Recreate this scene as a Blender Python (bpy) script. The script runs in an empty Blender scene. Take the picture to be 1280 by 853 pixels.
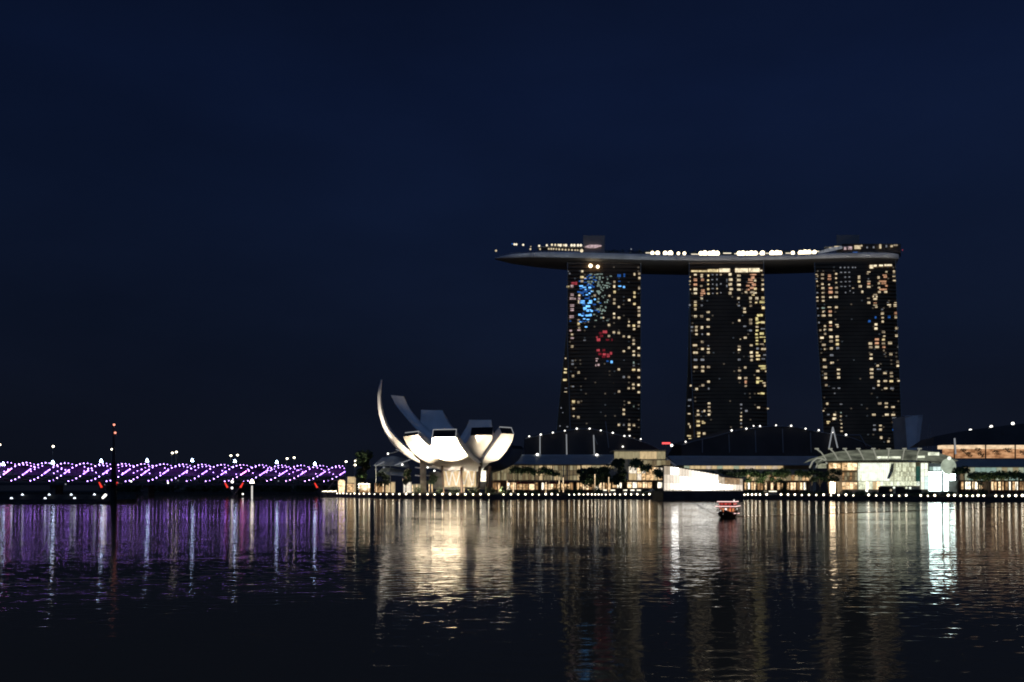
import bpy, math, random
from mathutils import Vector, Matrix
random.seed(7)
R = random.Random(11)
sc = bpy.context.scene
col = sc.collection

# ------------------------------------------------------------------ camera
F = 1280 * 28.0 / 36.0          # focal length in photograph pixels
HZ = 612.0                      # horizon row
CZ = 5.0                        # eye height above the water
cam = bpy.data.cameras.new('Camera')
cam.lens = 28.0; cam.sensor_width = 36.0; cam.sensor_fit = 'HORIZONTAL'
cam.shift_y = (HZ - 426.5) / 1280.0
cam.clip_start = 0.5; cam.clip_end = 20000
co = bpy.data.objects.new('Camera', cam); col.objects.link(co)
co.location = (0, 0, CZ); co.rotation_euler = (math.radians(90), 0, 0)
sc.camera = co

# ------------------------------------------------------------------ world, moonlight, exposure
w = bpy.data.worlds.new('World'); sc.world = w; w.use_nodes = True
nt = w.node_tree; nt.nodes.clear()
out = nt.nodes.new('ShaderNodeOutputWorld')
sky = nt.nodes.new('ShaderNodeTexSky'); sky.sky_type = 'NISHITA'; sky.sun_disc = False
sky.sun_elevation = math.radians(-4.0); sky.sun_rotation = math.radians(200)
SKY_K = 0.5
bg1 = nt.nodes.new('ShaderNodeBackground'); bg1.inputs['Strength'].default_value = 0.02
nt.links.new(sky.outputs[0], bg1.inputs['Color'])
# night airglow: a blue dome, darker and greyer towards the horizon, with a few thin clouds
tc = nt.nodes.new('ShaderNodeTexCoord')
sep = nt.nodes.new('ShaderNodeSeparateXYZ'); nt.links.new(tc.outputs['Generated'], sep.inputs[0])
rmp = nt.nodes.new('ShaderNodeValToRGB'); nt.links.new(sep.outputs['Z'], rmp.inputs['Fac'])
cr = rmp.color_ramp
cr.elements[0].position = 0.0; cr.elements[0].color = (0.0050, 0.0066, 0.0125, 1)
cr.elements[1].position = 1.0; cr.elements[1].color = (0.0030, 0.0070, 0.0250, 1)
for p, c in ((0.09, (0.0047, 0.0070, 0.0155, 1)), (0.18, (0.0042, 0.0078, 0.0210, 1)), (0.32, (0.0037, 0.0083, 0.0275, 1)), (0.44, (0.0033, 0.0079, 0.0295, 1)), (0.56, (0.0027, 0.0060, 0.0215, 1))):
    e = cr.elements.new(p); e.color = c
nz = nt.nodes.new('ShaderNodeTexNoise'); nz.inputs['Scale'].default_value = 3.2; nz.inputs['Detail'].default_value = 5
mp = nt.nodes.new('ShaderNodeMapping'); mp.inputs['Scale'].default_value = (1, 1, 2.6)
nt.links.new(tc.outputs['Generated'], mp.inputs[0]); nt.links.new(mp.outputs[0], nz.inputs['Vector'])
mr = nt.nodes.new('ShaderNodeMapRange'); mr.inputs[1].default_value = .3; mr.inputs[2].default_value = .75; mr.inputs[3].default_value = .86; mr.inputs[4].default_value = 1.16
nt.links.new(nz.outputs['Fac'], mr.inputs[0])
vm = nt.nodes.new('ShaderNodeVectorMath'); vm.operation = 'SCALE'
glow = nt.nodes.new('ShaderNodeMapRange'); glow.interpolation_type = 'SMOOTHSTEP'   # the city's glow lies to the right, the sky over the left shore is darker
for q, v in ((1, -.55), (2, .12), (3, .80), (4, 1.04)): glow.inputs[q].default_value = v
nt.links.new(sep.outputs['X'], glow.inputs[0])
ml = nt.nodes.new('ShaderNodeMath'); ml.operation = 'MULTIPLY'; nt.links.new(glow.outputs[0], ml.inputs[0]); nt.links.new(mr.outputs[0], ml.inputs[1])
nt.links.new(rmp.outputs[0], vm.inputs[0]); nt.links.new(ml.outputs[0], vm.inputs['Scale'])
bg2 = nt.nodes.new('ShaderNodeBackground'); bg2.inputs['Strength'].default_value = 1.0
nt.links.new(vm.outputs[0], bg2.inputs['Color'])
add = nt.nodes.new('ShaderNodeAddShader')
nt.links.new(bg1.outputs[0], add.inputs[0]); nt.links.new(bg2.outputs[0], add.inputs[1])
nt.links.new(add.outputs[0], out.inputs['Surface'])

sd = bpy.data.lights.new('Moon', 'SUN'); sd.energy = 0.22; sd.angle = math.radians(6); sd.color = (0.21, 0.44, 1.0)
so = bpy.data.objects.new('Moon', sd); col.objects.link(so)
so.rotation_euler = (math.radians(52), 0, math.radians(-18))

sc.view_settings.view_transform = 'Standard'; sc.view_settings.look = 'None'
sc.view_settings.exposure = 0; sc.view_settings.gamma = 1; sc.view_settings.use_curve_mapping = False
sc.render.engine = 'CYCLES'
cy = sc.cycles; cy.filter_width = 1.9
cy.use_denoising = True; cy.max_bounces = 5; cy.diffuse_bounces = 2; cy.glossy_bounces = 3; cy.transmission_bounces = 3
cy.sample_clamp_indirect = 14; cy.sample_clamp_direct = 0; cy.use_light_tree = True
cy.caustics_reflective = True; cy.blur_glossy = 0.0

# ------------------------------------------------------------------ helpers
def P(px, py, Y):
    return Vector(((px - 640.0) * Y / F, Y, CZ + (HZ - py) * Y / F))
def PZ(px, Y, z):
    return Vector(((px - 640.0) * Y / F, Y, z))
def tag(o, label=None, cat=None, group=None, kind=None):
    if label: o['label'] = label
    if cat: o['category'] = cat
    if group: o['group'] = group
    if kind: o['kind'] = kind
    return o
def empty(name, loc, label=None, cat=None, group=None):
    o = bpy.data.objects.new(name, None); o.empty_display_size = 1; o.location = Vector(loc)
    col.objects.link(o); return tag(o, label, cat, group)
def wloc(o):
    v = Vector((0, 0, 0))
    while o is not None:
        v += Vector(o.location); o = o.parent
    return v
class MB:
    def __init__(s): s.v = []; s.f = []; s.m = []; s.cm = 0
    def vert(s, p): s.v.append(Vector(p)); return len(s.v) - 1
    def face(s, idx): s.f.append(tuple(idx)); s.m.append(s.cm)
    def quad(s, a, b, c, d):
        i = len(s.v); s.v += [Vector(a), Vector(b), Vector(c), Vector(d)]; s.face((i, i+1, i+2, i+3))
    def tri(s, a, b, c):
        i = len(s.v); s.v += [Vector(a), Vector(b), Vector(c)]; s.face((i, i+1, i+2))
    def hexa(s, b4, t4):
        i = len(s.v); s.v += [Vector(p) for p in b4] + [Vector(p) for p in t4]
        s.face((i+3, i+2, i+1, i)); s.face((i+4, i+5, i+6, i+7))
        for k in range(4):
            n = (k+1) % 4; s.face((i+k, i+n, i+4+n, i+4+k))
    def box(s, x0, x1, y0, y1, z0, z1):
        s.hexa([(x0,y0,z0),(x1,y0,z0),(x1,y1,z0),(x0,y1,z0)], [(x0,y0,z1),(x1,y0,z1),(x1,y1,z1),(x0,y1,z1)])
    def pbox(s, px0, px1, py0, py1, Y, d):
        a = P(px0, py1, Y); b = P(px1, py0, Y); q = (Y + d) / Y
        s.hexa([(a.x,Y,a.z),(b.x,Y,a.z),(b.x*q,Y+d,a.z),(a.x*q,Y+d,a.z)], [(a.x,Y,b.z),(b.x,Y,b.z),(b.x*q,Y+d,b.z),(a.x*q,Y+d,b.z)])
    def tube(s, pts, rad, n=6, cap=True):
        pts = [Vector(p) for p in pts]
        if not hasattr(rad, '__len__'): rad = [rad] * len(pts)
        rings = []
        for k, p in enumerate(pts):
            t = (pts[min(k+1, len(pts)-1)] - pts[max(k-1, 0)]).normalized()
            u = t.cross(Vector((0, 0, 1)))
            if u.length < 1e-3: u = t.cross(Vector((1, 0, 0)))
            u.normalize(); v = t.cross(u)
            rings.append([s.vert(p + (u * math.cos(2*math.pi*j/n) + v * math.sin(2*math.pi*j/n)) * rad[k]) for j in range(n)])
        for a, b in zip(rings, rings[1:]):
            for j in range(n): s.face((a[j], a[(j+1) % n], b[(j+1) % n], b[j]))
        if cap: s.face(rings[0][::-1]); s.face(rings[-1])
    def ball(s, c, r, n=8, m=6, sz=1.0):
        c = Vector(c); top = s.vert(c + Vector((0, 0, r*sz))); bot = s.vert(c - Vector((0, 0, r*sz))); rings = []
        for i in range(1, m):
            a = math.pi * i / m
            rings.append([s.vert(c + Vector((r*math.sin(a)*math.cos(2*math.pi*j/n), r*math.sin(a)*math.sin(2*math.pi*j/n), r*sz*math.cos(a)))) for j in range(n)])
        for j in range(n):
            s.face((top, rings[0][j], rings[0][(j+1) % n])); s.face((bot, rings[-1][(j+1) % n], rings[-1][j]))
        for a, b in zip(rings, rings[1:]):
            for j in range(n): s.face((a[j], b[j], b[(j+1) % n], a[(j+1) % n]))
    def grid(s, rows, close=False):
        ids = [[s.vert(p) for p in r] for r in rows]
        for a, b in zip(ids, ids[1:]):
            for j in range(len(a) - 1): s.face((a[j], a[j+1], b[j+1], b[j]))
        return ids
    def prism(s, poly, Y, d):
        """polygon in photograph pixels set up at distance Y and d metres deep"""
        fr = [s.vert(P(x, y, Y)) for x, y in poly]
        q = [P(x, y, Y) for x, y in poly]
        bk = [s.vert((p.x * (Y + d) / Y, p.y + d, p.z)) for p in q]
        s.face(fr); s.face(bk[::-1])
        n = len(poly)
        for k in range(n): s.face((fr[(k+1) % n], fr[k], bk[k], bk[(k+1) % n]))
    def build(s, name, mat, parent=None, loc=None, smooth=False, mats=None):
        if parent is not None: o0 = wloc(parent)
        elif loc is not None: o0 = Vector(loc)
        else:
            xs = [v.x for v in s.v]; ys = [v.y for v in s.v]; zs = [v.z for v in s.v]
            o0 = Vector(((min(xs)+max(xs))/2, (min(ys)+max(ys))/2, min(zs)))
        me = bpy.data.meshes.new(name)
        me.from_pydata([tuple(v - o0) for v in s.v], [], s.f)
        for m in (mats or [mat]): me.materials.append(m)
        for k, p in enumerate(me.polygons):
            if mats: p.material_index = s.m[k]
            p.use_smooth = smooth
        me.update()
        o = bpy.data.objects.new(name, me); col.objects.link(o)
        if parent is not None: o.parent = parent
        else: o.location = o0
        return o
def copy_tree(o, parent=None):
    c = o.copy(); col.objects.link(c)
    if parent is not None: c.parent = parent
    for ch in [x for x in o.children]:
        copy_tree(ch, c)
    return c
def lerp(a, b, t): return a + (b - a) * t
def pl(tab, x):
    """piecewise linear table lookup"""
    if x <= tab[0][0]: return tab[0][1]
    for (a, va), (b, vb) in zip(tab, tab[1:]):
        if x <= b: return lerp(va, vb, (x - a) / (b - a))
    return tab[-1][1]
def spline(keys, n):
    """Catmull-Rom through tuples"""
    res = []; K = [keys[0]] + list(keys) + [keys[-1]]; segs = len(keys) - 1
    for i in range(n + 1):
        u = i / n * segs; k = min(int(u), segs - 1); t = u - k
        a, b, c, d = K[k], K[k+1], K[k+2], K[k+3]
        res.append(tuple(0.5 * ((2*b[j]) + (-a[j]+c[j])*t + (2*a[j]-5*b[j]+4*c[j]-d[j])*t*t + (-a[j]+3*b[j]-3*c[j]+d[j])*t**3) for j in range(len(b))))
    return res

# ------------------------------------------------------------------ materials
M = {}
def mat(name, c, rough=0.6, metal=0.0, noise=0.0, nscale=0.3, bump=0.0, spec=0.5):
    m = bpy.data.materials.new(name); m.use_nodes = True; t = m.node_tree; b = t.nodes['Principled BSDF']
    b.inputs['Base Color'].default_value = (*c, 1); b.inputs['Roughness'].default_value = rough
    b.inputs['Metallic'].default_value = metal; b.inputs['Specular IOR Level'].default_value = spec
    if noise > 0 or bump > 0:
        tcn = t.nodes.new('ShaderNodeTexCoord'); n = t.nodes.new('ShaderNodeTexNoise')
        n.inputs['Scale'].default_value = nscale; n.inputs['Detail'].default_value = 5
        t.links.new(tcn.outputs['Object'], n.inputs['Vector'])
        if noise > 0:
            r = t.nodes.new('ShaderNodeMapRange'); r.inputs[1].default_value = .3; r.inputs[2].default_value = .7
            r.inputs[3].default_value = 1 - noise; r.inputs[4].default_value = 1 + noise
            t.links.new(n.outputs['Fac'], r.inputs[0])
            s = t.nodes.new('ShaderNodeVectorMath'); s.operation = 'SCALE'; s.inputs[0].default_value = c
            t.links.new(r.outputs[0], s.inputs['Scale']); t.links.new(s.outputs[0], b.inputs['Base Color'])
        if bump > 0:
            bp = t.nodes.new('ShaderNodeBump'); bp.inputs['Strength'].default_value = bump
            t.links.new(n.outputs['Fac'], bp.inputs['Height']); t.links.new(bp.outputs[0], b.inputs['Normal'])
    M[name] = m; return m
def lit(name, c, s, var=0.0, scale=(0.5, 0.5, 0.5), c2=None):
    """emissive material; var = how unevenly it glows"""
    m = bpy.data.materials.new(name); m.use_nodes = True; t = m.node_tree; b = t.nodes['Principled BSDF']
    b.inputs['Base Color'].default_value = (0.02, 0.02, 0.02, 1); b.inputs['Roughness'].default_value = 0.4
    b.inputs['Emission Color'].default_value = (*c, 1); b.inputs['Emission Strength'].default_value = s
    if var > 0:
        tcn = t.nodes.new('ShaderNodeTexCoord'); mpn = t.nodes.new('ShaderNodeMapping'); mpn.inputs['Scale'].default_value = scale
        geo = t.nodes.new('ShaderNodeNewGeometry')
        n = t.nodes.new('ShaderNodeTexNoise'); n.inputs['Scale'].default_value = 1; n.inputs['Detail'].default_value = 3
        t.links.new(geo.outputs['Position'], mpn.inputs[0]); t.links.new(mpn.outputs[0], n.inputs['Vector'])
        r = t.nodes.new('ShaderNodeMapRange'); r.inputs[1].default_value = .32; r.inputs[2].default_value = .68
        r.inputs[3].default_value = s * (1 - var); r.inputs[4].default_value = s * (1 + var)
        t.links.new(n.outputs['Fac'], r.inputs[0]); t.links.new(r.outputs[0], b.inputs['Emission Strength'])
        if c2:
            mx = t.nodes.new('ShaderNodeMix'); mx.data_type = 'RGBA'; mx.inputs[6].default_value = (*c2, 1); mx.inputs[7].default_value = (*c, 1)
            t.links.new(n.outputs['Fac'], mx.inputs[0]); t.links.new(mx.outputs[2], b.inputs['Emission Color'])
    M[name] = m; return m

mat('dark_glass', (0.21, 0.135, 0.075), 0.3, noise=.3, nscale=.05, spec=.3)
mat('tower_frame', (0.42, 0.42, 0.40), 0.6)
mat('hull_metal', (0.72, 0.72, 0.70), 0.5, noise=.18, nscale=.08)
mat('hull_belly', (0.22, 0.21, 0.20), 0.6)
mat('white_panel', (0.78, 0.77, 0.74), 0.45, noise=.05, nscale=.2)
mat('museum_skin', (0.74, 0.74, 0.73), 0.5, noise=.08, nscale=.18)
mat('dark_steel', (0.04, 0.04, 0.045), 0.5)
mat('grey_steel', (0.30, 0.31, 0.32), 0.5)
mat('white_steel', (0.7, 0.7, 0.7), 0.5)
mat('lift_wall', (0.30, 0.28, 0.26), 0.7, noise=.1, nscale=.3)
mat('roof_grey', (0.30, 0.33, 0.34), 0.55, noise=.15, nscale=.15)
mat('roof_dark', (0.075, 0.06, 0.05), 0.7, noise=.3, nscale=.05)
mat('stone', (0.38, 0.34, 0.26), 0.8, noise=.2, nscale=.4)
mat('concrete', (0.22, 0.21, 0.2), 0.85, noise=.25, nscale=.3)
mat('quay_wall', (0.05, 0.048, 0.045), 0.9, noise=.35, nscale=.4)
mat('paving', (0.10, 0.095, 0.085), 0.9, noise=.2, nscale=.4)
mat('soil', (0.035, 0.035, 0.03), 0.95, noise=.3, nscale=.2)
mat('leaf', (0.045, 0.085, 0.03), 0.7, noise=.5, nscale=.9)
mat('leaf_dark', (0.03, 0.055, 0.025), 0.7, noise=.5, nscale=.9)
mat('leaf_palm', (0.05, 0.085, 0.028), 0.65, noise=.4, nscale=.9)
mat('bark', (0.13, 0.10, 0.07), 0.9, noise=.3, nscale=2)
mat('wood_dark', (0.08, 0.04, 0.025), 0.7, noise=.3, nscale=2)
mat('red_awning', (0.30, 0.04, 0.03), 0.8)
mat('black_paint', (0.008, 0.008, 0.009), 0.8)
mat('brown_column', (0.07, 0.045, 0.03), 0.7)
mat('disc_white', (0.65, 0.68, 0.62), 0.5)
# lamps, lit glass and surfaces given their own glow
lit('w_white', (1.0, .81, .52), .66, .45, (.45, .45, .55)); lit('w_bright', (1.0, .84, .56), .95, .45, (.45, .45, .55)); lit('w_soft', (1.0, .80, .54), .36, .45, (.45, .45, .55))
lit('w_yellow', (1.0, .80, .42), .85, .45, (.45, .45, .55)); lit('w_orange', (1.0, .52, .30), .62, .45, (.45, .45, .55)); lit('w_pink', (1.0, .72, .74), .50, .45, (.45, .45, .55))
lit('w_red', (1.0, .12, .16), .40, .45, (.45, .45, .55)); lit('mirrored_darkred', (.9, .06, .10), .16, .45, (.45, .45, .55)); lit('mirrored_blue', (.15, .47, 1.0), 1.8, .45, (.45, .45, .55))
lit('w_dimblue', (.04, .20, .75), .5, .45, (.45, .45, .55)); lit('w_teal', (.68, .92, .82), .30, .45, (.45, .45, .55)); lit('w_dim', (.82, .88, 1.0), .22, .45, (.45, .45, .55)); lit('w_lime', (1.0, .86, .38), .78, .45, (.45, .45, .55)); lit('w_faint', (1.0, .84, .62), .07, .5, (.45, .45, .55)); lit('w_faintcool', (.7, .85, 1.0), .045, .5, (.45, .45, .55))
lit('lamp_globe', (1.0, .88, .66), 7.0); lit('lamp_white', (1.0, .96, .88), 3.0); lit('lamp_cool', (.80, .88, 1.0), 3.0); lit('lamp_dot', (.92, .95, 1.0), 1.8)
lit('deck_light', (1.0, .82, .54), 4.5); lit('deck_small', (1.0, .88, .66), 1.2)
lit('shop_a', (1.0, .84, .54), 1.35, .6, (.5, .5, .9), (1., .6, .3)); lit('shop_b', (1.0, .76, .42), .8, .7, (.6, .6, .9), (1, .5, .2)); lit('shop_c', (1.0, .92, .72), 1.9, .45, (.4, .4, .7)); lit('shop_d', (.9, .5, .22), .36, .7, (.6, .6, .9))
lit('frame_glow', (.85, .88, .92), .32); lit('wall_a', (.92, .74, .40), .24, .22, (1.2, 1.2, .35)); lit('wall_b', (.92, .78, .45), .33, .22, (1.2, 1.2, .35)); lit('wall_c', (.95, .70, .38), .15, .3, (1.2, 1.2, .35)); lit('wall_d', (1., .74, .4), .62, .22, (1.2, 1.2, .35))
lit('pav_1', (1.0, .80, .58), .55, .3, (.8, .8, .8)); lit('pav_2', (1.0, .88, .70), .95, .3, (.8, .8, .8)); lit('pav_3', (1.0, .94, .82), 1.6, .25, (.6, .6, .6)); lit('pav_4', (1.0, .97, .90), 2.4, .15, (.6, .6, .6)); lit('pav_brown', (1.0, .66, .38), .35, .4, (.8, .8, .8)); lit('pav_spot', (1.0, .97, .93), 14.0); lit('door_glow', (1.0, .74, .46), 7.0)
lit('hall_1', (.94, 1.0, .84), 1.15, .18, (.4, .4, .5)); lit('hall_2', (.88, .92, .66), .95, .35, (.9, .9, .9)); lit('hall_3', (.80, .80, .55), .33, .4, (.9, .9, .9)); lit('hall_2b', (.86, .88, .60), .58, .3, (.9, .9, .9)); lit('hall_teal', (.10, .42, .32), .18, .3); lit('hall_cool', (.80, 1., .95), 1.0, .2)
lit('canopy_glow', (.62, .66, .48), .19, .6, (.15, .15, .3)); lit('canopy_bright', (.9, .95, .72), 1.0, .5, (.5, .5, .5))
lit('screen', (.78, 1.0, .95), 15.0, .06, (.2, .2, .2)); lit('terrace', (1.0, .62, .34), .46, .5, (.35, .35, .9), (1, .36, .12)); lit('terrace_top', (1.0, .72, .45), .9, .3, (.4, .4, .8)); lit('paleglass', (.82, .92, .66), .40, .15, (1, 1, .4)); lit('coolglass', (.60, .88, .76), .40, .15, (1, 1, .4)); lit('disc_glow', (.74, .86, .66), .50, .35, (.2, .2, .3))
lit('led_violet', (.66, .34, 1.0), 1.8); lit('led_dot', (.52, .27, 1.0), 12.0); lit('led_pink', (1.0, .20, .75), 8.0); lit('led_strip', (.38, .16, 1.0), 7.0); lit('crest_glow', (.55, .72, 1.0), 24.0)
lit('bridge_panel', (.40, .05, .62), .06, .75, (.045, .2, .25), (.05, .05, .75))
lit('red_glow', (1.0, .05, .03), 1.1); lit('red_beacon', (1.0, .32, .22), 2.0); lit('sign_red', (1.0, .10, .10), 1.6)
lit('boat_red', (1.0, .10, .08), .55, .4, (2, 2, 2)); lit('boat_strip', (1.0, .62, .58), 1.6); lit('boat_orange', (1.0, .30, .12), .75, .5, (2, 2, 2)); lit('boat_white', (1, .95, .88), 1.3)

# ------------------------------------------------------------------ water, ground, quay
QL = [(400, 548), (430, 520), (460, 470), (500, 436), (560, 421), (640, 418), (740, 420), (828, 416), (935, 398), (1010, 380), (1100, 352), (1160, 340), (1200, 332), (1290, 318), (1500, 300)]
def QY(px): return pl(QL, px)

def water_material():
    m = bpy.data.materials.new('water'); m.use_nodes = True; t = m.node_tree; b = t.nodes['Principled BSDF']
    b.inputs['Base Color'].default_value = (0.26, 0.15, 0.075, 1); b.inputs['IOR'].default_value = 1.10
    b.inputs['Roughness'].default_value = 0.055
    g = t.nodes.new('ShaderNodeNewGeometry')
    def noise(sx, sy, detail, rot=0.0, dist=0.0):
        mpn = t.nodes.new('ShaderNodeMapping'); mpn.inputs['Scale'].default_value = (sx, sy, 1); mpn.inputs['Rotation'].default_value = (0, 0, rot)
        t.links.new(g.outputs['Position'], mpn.inputs[0])
        n = t.nodes.new('ShaderNodeTexNoise'); n.inputs['Scale'].default_value = 1; n.inputs['Detail'].default_value = detail; n.inputs['Distortion'].default_value = dist
        t.links.new(mpn.outputs[0], n.inputs['Vector']); return n.outputs['Fac']
    def math_(op, a, bb):
        x = t.nodes.new('ShaderNodeMath'); x.operation = op
        for k, q in enumerate((a, bb)):
            if isinstance(q, (int, float)): x.inputs[k].default_value = q
            elif q is not None: t.links.new(q, x.inputs[k])
        return x.outputs[0]
    h = math_('MULTIPLY', noise(.85, 2.1, 1, .06, .4), 0.022)
    h = math_('ADD', h, math_('MULTIPLY', noise(.34, .9, 1, -.10, .3), 0.025))
    h = math_('ADD', h, math_('MULTIPLY', noise(1.6, 3.6, 2, -.05, .3), 0.005))
    patch = t.nodes.new('ShaderNodeMapRange'); patch.inputs[1].default_value = .35; patch.inputs[2].default_value = .65; patch.inputs[3].default_value = .40; patch.inputs[4].default_value = 1.65
    t.links.new(noise(.012, .035, 3, .2), patch.inputs[0])          # wind patches
    h = math_('MULTIPLY', h, patch.outputs[0])
    # the boat's wake: low ridges that run off to the right
    sp = t.nodes.new('ShaderNodeSeparateXYZ'); t.links.new(g.outputs['Position'], sp.inputs[0])
    for (x0, y0, x1, y1, wd, am, sgn) in ((39.5, 145.0, 145.0, 226.0, 1.7, .6, 1), (60, 238, 220, 256, 2.6, .6, 1), (37.0, 149.0, 57.0, 249.0, 7.0, .5, 1)):
        if am == 0: continue
        k = (y1 - y0) / (x1 - x0)
        line = math_('ADD', math_('MULTIPLY', math_('SUBTRACT', sp.outputs['X'], x0), k), y0)
        d = math_('DIVIDE', math_('SUBTRACT', sp.outputs['Y'], line), wd)
        e = math_('POWER', 2.718, math_('MULTIPLY', math_('MULTIPLY', d, d), -1.0))
        gate = t.nodes.new('ShaderNodeMapRange'); gate.inputs[1].default_value = x0 - 1; gate.inputs[2].default_value = x0 + 6
        t.links.new(sp.outputs['X'], gate.inputs[0])
        h = math_('ADD', h, math_('MULTIPLY', math_('MULTIPLY', e, am), gate.outputs[0]))
    bp = t.nodes.new('ShaderNodeBump'); bp.inputs['Strength'].default_value = 1.0; bp.inputs['Distance'].default_value = 1.0
    t.links.new(h, bp.inputs['Height']); t.links.new(bp.outputs[0], b.inputs['Normal'])
    return m
mb = MB(); mb.quad((-4000, -40, 0), (4000, -40, 0), (4000, 9000, 0), (-4000, 9000, 0))
tag(mb.build('water', water_material(), loc=(0, 0, 0)), kind='structure')

# made ground behind the quay
mb = MB()
fr = [PZ(px, Y + 5, 2.3) for px, Y in QL]
i0 = [mb.vert(p) for p in fr]; i1 = [mb.vert((p.x, p.y, -2)) for p in fr]
b0 = [mb.vert((p.x * 2.4, 1400, 2.3)) for p in fr]
for k in range(len(fr) - 1):
    mb.face((i0[k], i0[k+1], b0[k+1], b0[k])); mb.face((i1[k], i1[k+1], i0[k+1], i0[k]))
tag(mb.build('ground', M['soil'], loc=(0, 0, 0)), kind='structure')
# boardwalk along the water with its dark face
mb = MB()
for (pa, Ya), (pb, Yb) in zip(QL, QL[1:]):
    a, b = PZ(pa, Ya, 0), PZ(pb, Yb, 0); a2, b2 = PZ(pa, Ya + 5.2, 0), PZ(pb, Yb + 5.2, 0)
    mb.hexa([(a.x, a.y, -2), (b.x, b.y, -2), (b2.x, b2.y, -2), (a2.x, a2.y, -2)], [(a.x, a.y, 1.75), (b.x, b.y, 1.75), (b2.x, b2.y, 1.75), (a2.x, a2.y, 1.75)])
    # fascia boards
    mb.hexa([(a.x, a.y - .25, 1.2), (b.x, b.y - .25, 1.2), (b.x, b.y - .003, 1.2), (a.x, a.y - .003, 1.2)], [(a.x, a.y - .25, 1.8), (b.x, b.y - .25, 1.8), (b.x, b.y - .003, 1.8), (a.x, a.y - .003, 1.8)])
tag(mb.build('boardwalk', M['quay_wall'], loc=(0, 0, 0)), kind='structure')
# upper promenade, one broad step up
mb = MB()
for (pa, Ya), (pb, Yb) in zip(QL, QL[1:]):
    a, b = PZ(pa, Ya + 9, 0), PZ(pb, Yb + 9, 0); a2, b2 = PZ(pa, Ya + 24, 0), PZ(pb, Yb + 24, 0)
    mb.hexa([(a.x, a.y, 2.304), (b.x, b.y, 2.304), (b2.x, b2.y, 2.304), (a2.x, a2.y, 2.304)], [(a.x, a.y, 3.1), (b.x, b.y, 3.1), (b2.x, b2.y, 3.1), (a2.x, a2.y, 3.1)])
tag(mb.build('promenade', M['paving'], loc=(0, 0, 0)), kind='structure')

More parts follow.
